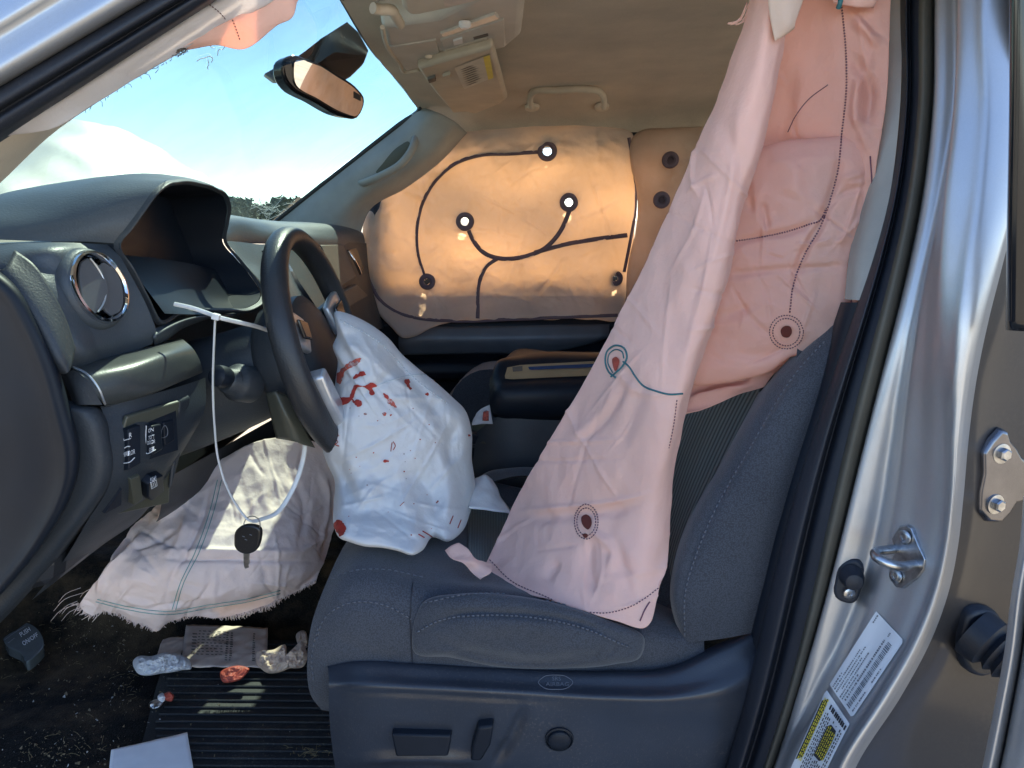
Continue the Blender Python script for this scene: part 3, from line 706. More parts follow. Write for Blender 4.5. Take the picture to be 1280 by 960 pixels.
def plabel():
    # long axis runs up the pillar: reading direction from lower left to upper right
    q = [(1038, 856), (1096, 764), (1131, 801), (1066, 898)]
    l = decal('certification_label', BP, q, M['label'], truck, smooth=False, off=.0012)
    j = Join(); rg = np.random.default_rng(5)
    x = .04
    while x < .86:
        wdt = .004+.012*rg.random(); decal('', BP, sub(q, x, .68, x+wdt, .83), None, None, n=8, smooth=False, off=.0018, step=30, join=j); x += wdt+.005+.008*rg.random()
    for r, (y, x0, x1) in enumerate(((.10, .02, .22), (.17, .02, .55), (.25, .02, .62), (.33, .1, .5), (.41, .02, .60), (.49, .03, .34), (.57, .05, .84), (.90, .05, .3), (.90, .42, .6), (.08, .88, .97), (.60, .9, .95))):
        x = x0
        while x < x1:
            wdt = .008+.018*rg.random(); h = .05 if r != 6 else .07
            decal('', BP, sub(q, x, y, x+wdt, y+h*.7), None, None, n=6, smooth=False, off=.0018, step=30, join=j); x += wdt+.007+.01*(rg.random() < .2)
    j.mk('fine_print', M['inkgrey'], l, smooth=False)['kind'] = 'stuff'
    q = [(978, 985), (1034, 862), (1063, 905), (1010, 1010)]
    l = decal('tire_label', BP, q, M['label'], truck, smooth=False, off=.0012)
    j = Join(); jy = Join()
    x = .06
    decal('', BP, sub(q, .30, .03, .96, .20), None, None, n=12, smooth=False, off=.0018, step=12, join=j)
    decal('', BP, sub(q, .46, .48, .82, .80), None, None, n=12, smooth=False, off=.0018, step=12, join=j)
    y = .30
    while y < .95:
        decal('', BP, sub(q, .90, y, .955, y+.05), None, None, n=6, smooth=False, off=.0018, step=30, join=j); y += .055+.03*rg.random()
    for y in (.26, .32, .38, .44, .52, .58, .64, .70, .76, .84, .90):
        x = .1
        while x < .85:
            wdt = .01+.03*rg.random()
            if not (.42 < x < .84 and .46 < y < .82): decal('', BP, sub(q, x, y, x+wdt, y+.03), None, None, n=6, smooth=False, off=.0018, step=30, join=j)
            x += wdt+.012
    for y0, x0, x1, rr in ((.03, .32, .94, (.05, .10, .15)), (.5, .49, .78, (.03, .09, .15, .21, .27))):
        for d in rr:
            x = x0
            while x < x1:
                wdt = .012+.03*rg.random(); decal('', BP, sub(q, x, y0+d, x+wdt, y0+d+.028), None, None, n=6, smooth=False, off=.0024, step=30, join=jy); x += wdt+.008
    j.mk('fine_print', M['ink'], l, smooth=False)['kind'] = 'stuff'; jy.mk('yellow_print', M['yellow'], l, smooth=False)['kind'] = 'stuff'
plabel()
# hinge plate and wiring boot
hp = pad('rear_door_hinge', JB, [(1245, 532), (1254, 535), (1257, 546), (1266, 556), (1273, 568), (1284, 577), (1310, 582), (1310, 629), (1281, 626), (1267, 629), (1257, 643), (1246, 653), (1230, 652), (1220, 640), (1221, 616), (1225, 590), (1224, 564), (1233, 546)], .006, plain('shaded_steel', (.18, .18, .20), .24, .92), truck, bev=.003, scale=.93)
for u, v in ((1246, 565), (1238, 628)):
    p, n = cast(JB, u, v, .005); b = lathe('bolt', p, n, [(.0125, 0), (.012, .003), (.0085, .0035)], M['steel'], hp, n=24)
    lathe('bolt_head', p+n*.003, n, [(.0078, 0), (.0078, .006), (.006, .0075)], M['steel'], hp, n=6)
p0, n0 = cast(JB, 1223, 797, .0)
bt = pad('wiring_boot', JB, [(1205, 758), (1222, 753), (1243, 762), (1250, 780), (1247, 815), (1236, 838), (1216, 842), (1200, 832), (1194, 815), (1197, 780)], .012, M['rubber'], truck, bev=.004, smooth=True, scale=.9)
ax = (Vector((.5, -.75, -.35))).normalized(); c0 = P(1226, 796, .84)
prof = [(.034, -.01), (.032, .012)]
for k in range(6): prof += [(.024, .018+.012*k), (.030, .024+.012*k)]
lathe('bellows', c0, ax, prof, M['rubber'], bt, n=24)
rd = thing('rear_door', (.55, .5, 0), 'open silver rear door seen edge-on beside the rear pillar', 'door')
DX = [(1281, 620), (1276, 680), (1266, 740), (1256, 820), (1245, 880), (1229, 960), (1215, 1020)]
loft('door_edge', [[(u-1, v, .70), (u+1, v, .668), (u+8, v, .655), (u+15, v, .662), (u+18, v, .70)] for u, v in DX], M['paint'], rd, nu=24, nv=40)
loft('edge_seal', [[(u+17, v, .685), (u+20, v, .675), (u+24, v, .69)] for u, v in DX], M['rubber'], rd, nu=8, nv=30)
loft('door_skin', [[(u+22, v, .685), (u+25, v, .655), (u+32, v, .645), (u+120, v, .60), (u+420, v, .5)] for u, v in DX], M['paint'], rd, nu=30, nv=30)
loft('window_channel', [[(1262, -60, .735), (1266, -60, .715), (1320, -60, .70)], [(1261, 130, .735), (1265, 130, .715), (1320, 130, .70)], [(1258, 300, .735), (1262, 300, .715), (1320, 300, .70)], [(1257, 412, .735), (1261, 413, .715), (1320, 416, .70)]], M['gloss'], rd, nu=14, nv=30, thick=.01)

# the driver's door, swung open beside the camera
hx, hy, da = -.72, .70, R(80); dd = Vector((math.cos(da), -math.sin(da), 0)); dn = Vector((math.sin(da), math.cos(da), 0))
def dpt(a, b, z): return Vector((hx, hy, z))+dd*a+dn*b
j = Join(); j.box(dpt(.53, .03, .22), dd*.52, dn*.03, Vector((0, 0, .40)))
ddoor = j.mk('driver_door', M['smooth'], truck, smooth=False); bevel(ddoor, .02)
j = Join(); j.box(dpt(.53, -.03, .20), dd*.54, dn*.025, Vector((0, 0, .44))); o = j.mk('door_skin', M['paint'], ddoor, smooth=False); bevel(o, .02)
tube('window_frame', [dpt(.06, 0, .62), dpt(.35, 0, .95), dpt(.62, 0, 1.10), dpt(1.0, 0, 1.12), dpt(1.05, 0, .62)], .03, M['rubber'], ddoor, n=60)
mk('side_window', [dpt(.06, 0, .6), dpt(1.04, 0, .6), dpt(1.0, 0, 1.11), dpt(.62, 0, 1.09), dpt(.35, 0, .94)], [(0, 1, 2, 3, 4)], M['sideglass'], ddoor, smooth=False)

# ================================================================== DASHBOARD
dash = thing('dashboard', (-.6, 1.65, .6), 'black dashboard with hooded instruments, round vent and switch panel below', 'dashboard')
box('dash_core', (-.80, 1.68, .58), (.36, 1.52, .40), M['black'], dash, .04)
loft('dash_shelf', [[(-.97, y, .832) for y in (.92, 1.2, 1.52)], [(-.62, .94, .832), (-.62, 1.2, .832), (-.66, 1.52, .836)]], M['dashgrey'], dash, nu=10, nv=10, pts3=True)
loft('dash_top', [[(-.96, y, .845) for y in (1.46, 1.7, 2.1, 2.42)], [(-.80, 1.46, .85), (-.80, 1.7, .85), (-.78, 2.1, .85), (-.74, 2.42, .848)],
     [P(272, 286, 1.50), P(300, 283, 1.62), P(350, 284, 1.85), P(410, 291, 2.1), P(455, 295, 2.40)],
     [P(281, 297, 1.50), P(300, 298, 1.6), P(340, 299, 1.75), P(400, 302, 2.0), P(456, 303, 2.38)],
     [P(281, 303, 1.50), P(300, 304, 1.6), P(340, 305, 1.75), P(400, 307, 2.0), P(456, 307, 2.38)]], M['dashgrey'], dash, nu=60, nv=40, pts3=True)
E = [(142, 304, 1.06), (156, 286, 1.062), (174, 262, 1.07), (190, 240, 1.085), (203, 229, 1.11), (219, 224.5, 1.16), (250, 227, 1.29), (270, 234, 1.40), (283, 243, 1.45), (287, 256, 1.465), (284, 278, 1.475), (281, 300, 1.48)]
E2 = [(281, 302, 1.48), (300, 325, 1.48), (318, 347, 1.465), (332, 370, 1.45), (328, 382, 1.42), (317, 389, 1.39), (285, 391, 1.31), (250, 391, 1.24), (220, 396, 1.16), (195, 405, 1.10), (182, 380, 1.085), (162, 340, 1.07), (143, 306, 1.06)]
Fh = [(-90, 300, .97), (-80, 285, .985), (-45, 262, 1.04), (0, 243, 1.10), (40, 234, 1.16), (70, 229, 1.2), (140, 224, 1.33), (190, 228, 1.42), (225, 234, 1.46), (245, 250, 1.475), (262, 275, 1.49), (264, 296, 1.5)]
Mh = [(70, 302, 1.03), (78, 288, 1.035), (95, 266, 1.05), (112, 244, 1.075), (130, 230, 1.11), (158, 220, 1.17), (212, 219, 1.31), (245, 227, 1.41), (262, 237, 1.455), (275, 252, 1.475), (280, 277, 1.485), (279, 299, 1.49)]
def lip(Ein, du, dv): return [(u+du, v+dv, Y) for u, v, Y in Ein]
cx_, cy_ = 240, 315
def inset(Ein, k, dy=0): return [(cx_+(u-cx_)*(1-k), cy_+(v-cy_)*(1-k), Y+dy) for u, v, Y in Ein]
hood = loft('instrument_hood', [Fh, [(a[0]*.5+b[0]*.5, a[1]*.5+b[1]*.5-1.5, a[2]*.5+b[2]*.5) for a, b in zip(Fh, Mh)], Mh, [(a[0]*.55+b[0]*.45, a[1]*.55+b[1]*.45-1, a[2]*.5+b[2]*.5) for a, b in zip(E, Mh)], E], M['dashgrey'], dash, nu=80, nv=50)
loop = E+E2[1:-1]
L0 = PL(loop); L1 = PL(inset(loop, .035)); L2 = PL(inset(loop, .075)); c_ = sum(L0, Vector())/len(L0)
def sh(Lp, dx, k): return [c_+(p-c_)*k+Vector((dx, 0, 0)) for p in Lp]
loft('hood_lip', [[p for p in L0], [p+Vector((.006, 0, 0)) for p in L1], [p+Vector((.002, 0, 0)) for p in L2]], M['soft'], dash, nu=160, nv=10, closed=True, pts3=True)
rec = loft('instrument_recess', [L2, sh(L2, -.05, .97), sh(L2, -.10, .93)], M['smooth'], dash, nu=160, nv=12, closed=True, pts3=True)
Lb = [Vector(tuple(q)) for q in cr([tuple(p) for p in sh(L2, -.098, .935)], 90, True)]
prism('instrument_lens', Lb, (-.01, 0, 0), M['lens'], rec, bev=0, flat=False)
# sloped binnacle lens in the lower half of the hood
loft('binnacle_lens', [[(150, 318, 1.13), (190, 322, 1.24), (240, 330, 1.38), (272, 338, 1.47)], [(176, 352, 1.11), (215, 362, 1.22), (262, 370, 1.36), (296, 374, 1.45)], [(206, 392, 1.10), (240, 393, 1.19), (275, 393, 1.29), (312, 390, 1.38)]], M['lens'], rec, nu=30, nv=20)
loft('cluster_cheek', [[(281, 301, 1.485), (296, 302, 1.52), (320, 305, 1.6), (345, 304, 1.75)], [(301, 324, 1.485), (315, 326, 1.52), (333, 322, 1.6), (352, 315, 1.75)], [(331, 366, 1.46), (337, 366, 1.48), (352, 362, 1.58), (368, 350, 1.75)], [(330, 386, 1.44), (336, 388, 1.46), (362, 400, 1.58), (400, 402, 1.75)]], M['dashgrey'], dash, nu=30, nv=24)
cv = [P(u, v, 1.6) for u, v in ((323, 314), (330, 313), (338, 328), (340, 345), (333, 347), (325, 332))]
sv = prism('centre_vent', cv, (.006, 0, 0), M['gloss'], dash, bev=.002)
for k in range(4):
    a = .15+.22*k; tube('vent_slat', [P(322+12*a, 316+30*a, 1.592), P(331+8*a, 313+32*a, 1.592)], .0022, M['silver'], sv, n=6, sides=6)
M['vane'] = plastic('vane_grey_plastic', (.085, .088, .095), .4, 0, 0, .05)
# vent panel
vpr = [[(-30, 312, .95), (4, 306, .955), (60, 303, .98), (105, 304, 1.03), (140, 306, 1.07)], [(-30, 318, .935), (8, 320, .935), (60, 312, .955), (110, 312, 1.02), (147, 316, 1.065)], [(20, 350, .92), (45, 350, .925), (85, 350, .96), (130, 350, 1.025), (168, 352, 1.065)],
       [(55, 410, .92), (80, 408, .925), (112, 404, .97), (152, 400, 1.03), (190, 398, 1.07)], [(80, 444, .92), (98, 440, .93), (125, 433, .98), (160, 424, 1.035), (195, 413, 1.075)], [(86, 462, .94), (102, 458, .95), (130, 450, 1.0), (165, 440, 1.05), (190, 430, 1.08)]]
VP = bvh(loft('_tmp', vpr, None, dash, nu=60, nv=60)); _t = bpy.data.objects['_tmp']; WORLD.pop(_t); bpy.data.objects.remove(_t)
vq = [cast(VP, 116+34*math.cos(t), 361+46*math.sin(t), 0)[0] for t in np.linspace(0, 6.28, 13)[:-1]]
c = sum(vq, Vector())/12; n = Vector(np.linalg.svd(np.array([tuple(q-c) for q in vq]))[2][2]); n = n if n.dot(CAM-c) > 0 else -n
def off_vent(q):
    d = ray(*q); h = CAM+d*((c-CAM).dot(n)/d.dot(n)); return (h-c).length > .0475
vp = loft('vent_panel', vpr, M['dashgrey'], dash, nu=120, nv=120, keep=off_vent); VP = bvh(vp)
av = lathe('air_vent', c-n*.004, n, [(.056, -.006), (.055, .004), (.053, .009), (.050, .012), (.0465, .012), (.0455, .004), (.044, -.010)], M['dashgrey'], dash, n=64, caps=False)
lathe('vent_ring', c-n*.008, n, [(.0470, .012), (.0490, .0185), (.0480, .0225), (.0450, .0235), (.0425, .020), (.0415, .006), (.041, -.01)], M['chrome'], av, n=64, caps=False)
lathe('vent_barrel', c-n*.012, n, [(.0425, .012), (.042, -.006), (.038, -.012), (.01, -.013)], M['gloss'], av, n=48, caps=False)
side = n.cross(Vector((0, 0, 1))).normalized(); upv = side.cross(n).normalized(); upv = (upv+side*-.25).normalized()
side = upv.cross(n).normalized()
for k, (o_, tl) in enumerate(((-.013, .32), (.016, .25))):
    ring = []
    for s in np.linspace(-1, 1, 15):
        hgt = .038*s; half = math.sqrt(max(.0, 1-s*s))
        ring.append((hgt, half))
    dirx = (n*.85*math.sin(tl)+side*math.cos(tl)).normalized()
    pts = [c+n*.005+side*o_+upv*h_*.97+dirx*(.023*hf) for h_, hf in ring]+[c+n*.005+side*o_+upv*h_*.97-dirx*(.015*hf) for h_, hf in reversed(ring)]
    prism('vent_vane', pts, n*.004, M['vane'], av, bev=.0012)
edge = tube('vane_edge', [c+n*.013+side*-.013+upv*(.036*s)+side*(.02*(1-s*s)) for s in np.linspace(-1, 1, 12)], .0012, M['silver'], av, n=30, sides=6)
# trim strip, end panels
loft('side_trim_strip', [[(-30, 336, .905), (4, 336, .895), (18, 312, .925)], [(10, 372, .895), (24, 372, .885), (42, 330, .918)], [(40, 420, .888), (56, 425, .88), (66, 365, .912)], [(62, 452, .888), (74, 456, .88), (84, 402, .912)], [(70, 468, .892), (84, 466, .885), (95, 436, .915), ]], M['soft'], dash, nu=20, nv=30, thick=.01)
ep = [(-60, 322), (-20, 328), (4, 342), (22, 358), (45, 395), (68, 446), (88, 512), (99, 556), (99, 584), (88, 622), (66, 662), (30, 710), (-20, 762), (-80, 800)]
loft('end_panel', [[(u, v, .92) for u, v in ep], [(u-1, v+1, .888) for u, v in ep], [(u-6, v+5, .872) for u, v in ep], [(u-14, v+8, .868) for u, v in ep], [(u-24, v+8, .874) for u, v in ep], [(u*.75-55, v*.85+85, .885) for u, v in ep], [(-190, 560+(v-560)*.3, .885) for u, v in ep]], M['smooth'], dash, nu=70, nv=40)
lp_ = [(84, 500), (104, 506), (122, 510), (131, 522), (139, 552), (143, 582), (138, 606), (120, 636), (92, 672), (50, 722), (0, 776), (-60, 830)]
loft('lower_end_panel', [[(u+3, v, .965) for u, v in lp_], [(u, v, .935) for u, v in lp_], [(u-5, v+1, .918) for u, v in lp_], [(u-14, v+3, .908) for u, v in lp_], [(u-45, v+6, .903) for u, v in lp_], [(u-110, v+10, .905) for u, v in lp_]], M['soft'], dash, nu=60, nv=30)
# knee roll
kr = loft('knee_roll', [[(84, 457, .97), (140, 444, 1.03), (190, 431, 1.10), (226, 423, 1.17)], [(92, 461, .935), (146, 450, .985), (197, 436, 1.06), (232, 427, 1.14)], [(104, 472, .918), (160, 463, .965), (210, 447, 1.045), (243, 438, 1.13)], [(118, 490, .918), (172, 478, .97), (217, 463, 1.05), (250, 451, 1.13)], [(130, 506, .935), (182, 492, .985), (222, 476, 1.06), (253, 463, 1.14)], [(131, 508, .97), (182, 494, 1.02), (222, 478, 1.09), (250, 466, 1.17)]], plastic('satin_knee_roll', (.05, .055, .055), .3, 400, .12, .1), dash, nu=40, nv=30)
KR = bvh(kr)
seam('roll_edge', KR, [(88, 458), (106, 466), (122, 484), (131, 505)], .0016, M['silver'], kr)
loft('roll_cap', [[(76, 470, .935), (82, 466, .92), (92, 462, .917)], [(86, 490, .93), (94, 486, .912), (108, 474, .912)], [(92, 506, .93), (100, 506, .912), (128, 506, .916)]], M['soft'], kr, nu=14, nv=16)
loft('lower_ledge', [[(190, 412, 1.08), (215, 402, 1.14), (250, 394, 1.24), (300, 392, 1.36)], [(193, 420, 1.07), (216, 409, 1.12), (235, 402, 1.17), (262, 398, 1.25)], [(194, 432, 1.09), (208, 426, 1.12), (216, 420, 1.15), (224, 412, 1.2)]], M['dashgrey'], dash, nu=24, nv=14, thick=.004)
# switch panel
swp = loft('switch_panel', [[(126, 508, .945), (160, 500, .975), (200, 490, 1.03), (240, 478, 1.11), (257, 472, 1.15)], [(138, 552, .93), (165, 545, .96), (200, 535, 1.02), (238, 525, 1.09), (256, 512, 1.13)], [(138, 600, .925), (165, 590, .955), (195, 580, 1.01), (220, 566, 1.06), (238, 548, 1.11)], [(110, 650, .925), (140, 636, .955), (175, 618, 1.0), (205, 598, 1.05), (222, 575, 1.10)], [(80, 700, .95), (115, 676, .98), (150, 655, 1.02), (185, 632, 1.06), (210, 604, 1.12)], [(40, 750, 1.0), (85, 715, 1.02), (130, 680, 1.06), (170, 652, 1.09), (200, 615, 1.15)]], M['soft'], dash, nu=50, nv=50)
SW = bvh(swp)
bz = pad('switch_bezel', SW, [(149, 516), (216, 497), (219, 560), (196, 622), (128, 648), (124, 640), (150, 598)], .003, M['olive'], swp, bev=.002, scale=.99)
bz2 = pad('bezel_face', SW, [(152, 527), (216, 507), (217, 563), (155, 588)], .0045, M['smooth'], swp, bev=.001)
box_ = pad('side_cover', SW, [(220, 498), (235, 492), (241, 530), (238, 552), (200, 612), (222, 562)], .004, M['soft'], swp, bev=.003)
BZ = bvh(swp)
ms = pad('mirror_switch', SW, [(153, 535), (170, 529), (171, 580), (154, 589)], .009, M['smooth'], swp, bev=.0015)
ds = pad('door_switch', SW, [(181, 531), (194, 528), (196, 562), (183, 570)], .010, M['smooth'], swp, bev=.0025)
ls = pad('lamp_switch', SW, [(198, 527), (211, 522), (213, 550), (200, 558)], .008, M['smooth'], swp, bev=.0015)
bs = pad('blank_switch', SW, [(159, 596), (172, 591), (172, 620), (160, 628)], .008, M['olive'], swp, bev=.0015)
rs = pad('rear_switch', SW, [(176, 600), (183, 592), (196, 588), (198, 610), (181, 622), (176, 617)], .012, M['smooth'], swp, bev=.002)
pad('vent_hole', SW, [(127, 640), (150, 608), (149, 629)], .0045, M['rubber'], swp, bev=0)
def wv(o):
    V, Fc = WORLD[o]; return BVHTree.FromPolygons([Vector(x) for x in V], [tuple(f) for f in Fc])
A = wv(ms)
text('lettering', 'L  R', A, [(153.5, 544), (164, 540), (164, 546), (153.5, 550)], M['print'], ms)
text('lettering', 'MIRROR', A, [(154, 566), (168, 561), (168, 567), (154, 572)], M['print'], ms)
jj = Multi('switch_mark', M['print'], ms); seam('', A, [(155, 579), (161, 578), (168, 572)], .0007, None, None, join=jj); seam('', A, [(156, 560), (160, 558), (162, 558)], .0007, None, None, join=jj); seam('', A, [(154, 551), (163, 548)], .0006, None, None, join=jj); 0
A = wv(ds)
for s, q in (('ON', [(186, 536), (191, 534), (191, 539), (186, 541)]), ('TOT', [(186, 545), (192, 543), (192, 548), (186, 550)]), ('DOOR', [(185, 551), (193, 549), (193, 554), (185, 556)]), ('OFF', [(187, 560), (192, 558), (192, 563), (187, 565)])):
    text('lettering', s, A, q, M['print'], ds)
seam('switch_edge', A, [(183, 532), (182.5, 550), (184, 567), (194, 562)], .0006, M['print'], ds)
A = wv(rs); text('lettering', 'REAR', A, [(188, 598), (195, 595), (195, 599), (188, 602)], M['print'], rs)
jj = Multi('switch_mark', M['print'], rs)
for k in range(3): seam('', A, [(189+2*k, 604.5-k), (190+2*k, 609-k)], .0005, None, None, join=jj, n=6)
seam('', A, [(188, 603), (195, 600), (196, 607), (189, 611), (188, 603)], .0005, None, None, join=jj, lin=True); 0
A = wv(ls); seam('switch_mark', A, [(202, 538), (206, 532), (209, 537), (208, 545), (203, 547), (202, 538)], .0005, M['inkgrey'], ls)
# glove box side
loft('glovebox_surround', [[(398, 304, 2.02), (432, 303, 2.2), (458, 304, 2.38)], [(412, 345, 2.0), (445, 345, 2.2), (462, 345, 2.38)], [(428, 396, 2.0), (452, 386, 2.2), (470, 378, 2.38)], [(436, 420, 2.02), (460, 415, 2.2), (480, 410, 2.38)]], M['soft'], dash, nu=20, nv=24)
pu = prism('glovebox_lid', PL([(401, 306, 2.0), (429, 305, 2.17), (444, 338, 2.17), (446, 346, 2.17), (424, 361, 2.0)]), (-.02, .01, 0), M['brown'], dash, bev=.004)
prism('lower_glovebox_lid', PL([(427, 366, 1.99), (447, 356, 2.13), (461, 370, 2.25), (434, 386, 1.99)]), (-.02, .01, 0), M['brown'], dash, bev=.004)
pv = prism('passenger_vent', PL([(435, 312, 2.19), (446, 310, 2.26), (455, 335, 2.3), (450, 344, 2.24)]), (-.02, .0, 0), M['gloss'], dash, bev=.003)
tube('vent_ring', PL([(436, 314, 2.18), (441, 322, 2.18), (449, 337, 2.2), (451, 342, 2.22)]), .004, M['chrome'], pv, n=20)
ct = tube('centre_trim', PL([(392, 306, 1.95), (399, 320, 1.94), (412, 347, 1.93), (424, 372, 1.92), (430, 388, 1.92)]), .012, M['silver'], dash, n=40, sides=10, flat=(1, .6))
loft('centre_stack', [[(350, 306, 1.78), (375, 305, 1.88), (394, 306, 1.97)], [(370, 345, 1.75), (395, 345, 1.85), (412, 346, 1.95)], [(400, 392, 1.74), (418, 392, 1.84), (430, 392, 1.94)], [(430, 470, 1.72), (445, 470, 1.82), (455, 470, 1.95)], [(470, 560, 1.70), (500, 560, 1.8), (510, 560, 1.95)]], M['soft'], dash, nu=20, nv=30)
# under-dash trim, dark
loft('under_dash_cover', [[(205, 600, 1.13), (250, 575, 1.3), (330, 530, 1.5), (420, 480, 1.66)], [(200, 640, 1.2), (260, 610, 1.35), (340, 560, 1.55), (430, 520, 1.7)], [(190, 660, 1.32), (260, 640, 1.45), (340, 600, 1.6), (440, 560, 1.75)]], M['black'], dash, nu=20, nv=14)

# ================================================================== STEERING COLUMN AND WHEEL
WC = P(404, 430, 1.27); TA = R(15)
nW = Vector((math.cos(TA), 0, math.sin(TA))); e1 = Vector((0, 1, 0)); e2 = nW.cross(e1)*-1
e2 = Vector((-math.sin(TA), 0, math.cos(TA)))
sw = thing('steering_wheel', WC, 'black leather steering wheel on its column with silver spoke trim', 'steering wheel')
def wl(a, b, c=0): return WC+e1*a+e2*b+nW*c
cs = []
for d, r_, dz in ((-.34, .095, -.02), (-.26, .095, -.012), (-.16, .088, -.006), (-.09, .08, 0), (-.05, .068, 0)):
    cs.append([wl(r_*math.cos(t), r_*1.0*math.sin(t)*(1.15 if math.sin(t) < 0 else .8)+dz, d) for t in np.linspace(0, 2*math.pi, 17)[:-1]])
loft('column_shroud', cs, M['soft'], sw, nu=60, nv=30, closed=True, pts3=True)
loft('lower_shroud', [PL([(332, 492, 1.15), (345, 490, 1.135), (360, 494, 1.15)]), PL([(338, 520, 1.15), (358, 520, 1.13), (376, 526, 1.15)]), PL([(345, 548, 1.16), (368, 552, 1.14), (394, 560, 1.17)])], M['olive'], sw, nu=14, nv=16, pts3=True, thick=.01)
RR = .187
ring = [wl(RR*math.cos(t), RR*math.sin(t)) for t in np.linspace(0, 2*math.pi, 97)[:-1]]
V, fc = [], []
for i, p in enumerate(ring):
    t = 2*math.pi*i/96; rad = (e1*math.cos(t)+e2*math.sin(t)); k_ = 1+.10*math.exp(-((((t-math.pi*1.12+math.pi) % (2*math.pi))-math.pi)/.25)**2)
    for q in range(16):
        a = 2*math.pi*q/16; V.append(p+(rad*math.cos(a)*.0182+nW*math.sin(a)*.021)*k_)
for i in range(96):
    for q in range(16): fc.append((i*16+q, i*16+(q+1) % 16, ((i+1) % 96)*16+(q+1) % 16, ((i+1) % 96)*16+q))
M['leather'] = plastic('black_leather', (.024, .026, .030), .42, 380, .45, .05)
rim = mk('rim', V, fc, M['leather'], sw); RIM = bvh(rim)
hub = lathe('hub', wl(0, -.01, -.07), nW, [(.06, -.04), (.095, -.01), (.104, .025), (.100, .055), (.08, .068), (.02, .070)], M['soft'], sw, n=36, xref=e2, sx=1.1)
def spoke(a0, a1, w0, w1, c0, c1):
    pa = wl(*a0, c0); pb = wl(*a1, c1); d = (pb-pa).normalized(); s_ = nW.cross(d).normalized()
    return [pa+s_*w0, pa-s_*w0, pb-s_*w1, pb+s_*w1]
for sg in (-1, 1):
    s1 = prism('spoke', spoke((sg*.06, .012), (sg*.175, .035), .035, .03, -.02, .002), -nW*.022, M['black'], sw, bev=.006)
    prism('spoke_trim', [wl(sg*.080, .055, .006), wl(sg*.12, .070, .008), wl(sg*.168, .082, .012), wl(sg*.172, .058, .012), wl(sg*.15, .02, .010), wl(sg*.10, .0, .008), wl(sg*.085, .02, .008)], -nW*.012, M['silver'], s1, bev=.004)
    b_ = prism('button_pad', [wl(sg*.098, .050, .010), wl(sg*.145, .060, .013), wl(sg*.14, .028, .013), wl(sg*.10, .020, .010)], nW*.006, M['gloss'], s1, bev=.003)
    prism('lower_spoke', spoke((sg*.05, -.06), (sg*.10, -.165), .022, .02, -.03, 0), -nW*.02, M['black'], sw, bev=.006)
    BB = [(.180, -.03), (.168, -.076), (.150, -.110), (.132, -.126), (.118, -.120), (.122, -.085), (.138, -.05), (.155, -.02)]
    prism('rim_trim', [wl(sg*a*.97, b, .036) for a, b in BB], -nW*.028, M['silver'], sw, bev=.005)
# stalk
kb = P(294, 462, 1.12)
st = tube('stalk', [P(335, 476, 1.24), P(312, 474, 1.18), P(293, 474, 1.135)], .014, M['black'], sw, n=16, sides=12)
dirk = (CAM-kb).normalized(); dk = Vector((-.35, -.85, .3)).normalized()
lathe('stalk_sleeve', P(296, 478, 1.15), dk, [(.030, -.03), (.030, .0), (.027, .006), (.021, .012), (.020, .022), (.016, .026)], M['soft'], st, n=28)
lathe('stalk_knob', P(296, 474, 1.145), dk, [(.014, .02), (.0165, .026), (.0175, .036), (.0165, .044), (.012, .048), (.004, .0495)], M['smooth'], st, n=28)
# ================================================================== SEAT
seat = thing('front_seat', P(650, 960, 1.2), 'charcoal cloth driver seat with power switches on its side trim', 'seat')
sd_ = lambda G: .0022*fbm(G*7, 3)
cush = loft('seat_cushion', [
  [(402, 888, 1.01), (440, 892, 1.01), (520, 890, 1.0), (640, 886, .995), (760, 880, .995), (880, 862, 1.0)],
  [(388, 868, .992), (420, 868, .982), (520, 862, .975), (640, 858, .97), (760, 850, .975), (880, 835, .985)],
  [(384, 825, .985), (408, 812, .968), (520, 806, .962), (640, 810, .962), (760, 815, .968), (880, 815, .98)],
  [(389, 782, .99), (418, 760, .972), (520, 760, .966), (640, 772, .966), (760, 790, .97), (880, 800, .985)],
  [(403, 740, 1.01), (436, 724, .99), (516, 735, .984), (640, 748, .985), (760, 770, .99), (880, 790, 1.0)],
  [(417, 708, 1.05), (450, 696, 1.04), (520, 712, 1.03), (640, 728, 1.03), (760, 752, 1.03), (880, 780, 1.03)],
  [(426, 690, 1.10), (460, 678, 1.10), (540, 693, 1.10), (645, 712, 1.10), (760, 735, 1.10), (880, 765, 1.10)],
  [(434, 676, 1.2), (470, 664, 1.2), (560, 672, 1.2), (650, 690, 1.2), (760, 712, 1.2), (880, 740, 1.2)],
  [(446, 662, 1.4), (488, 640, 1.4), (580, 638, 1.4), (660, 650, 1.4), (760, 672, 1.4), (860, 690, 1.4)],
  [(455, 645, 1.5), (500, 618, 1.5), (590, 600, 1.5), (660, 612, 1.5), (760, 630, 1.5), (850, 645, 1.5)],
  [(465, 660, 1.56), (500, 630, 1.57), (590, 615, 1.57), (660, 622, 1.57), (760, 640, 1.57), (850, 655, 1.57)]], M['seat'], seat, nu=110, nv=120, disp=sd_,
  creases=[([(516, 735), (514, 780), (516, 840)], 4, -.004), ([(405, 778), (440, 752), (515, 772)], 4, -.003), ([(530, 715), (620, 722), (720, 745), (800, 775)], 9, -.004), ([(400, 790), (450, 812), (512, 828)], 6, -.003)])
CU = bvh(cush)
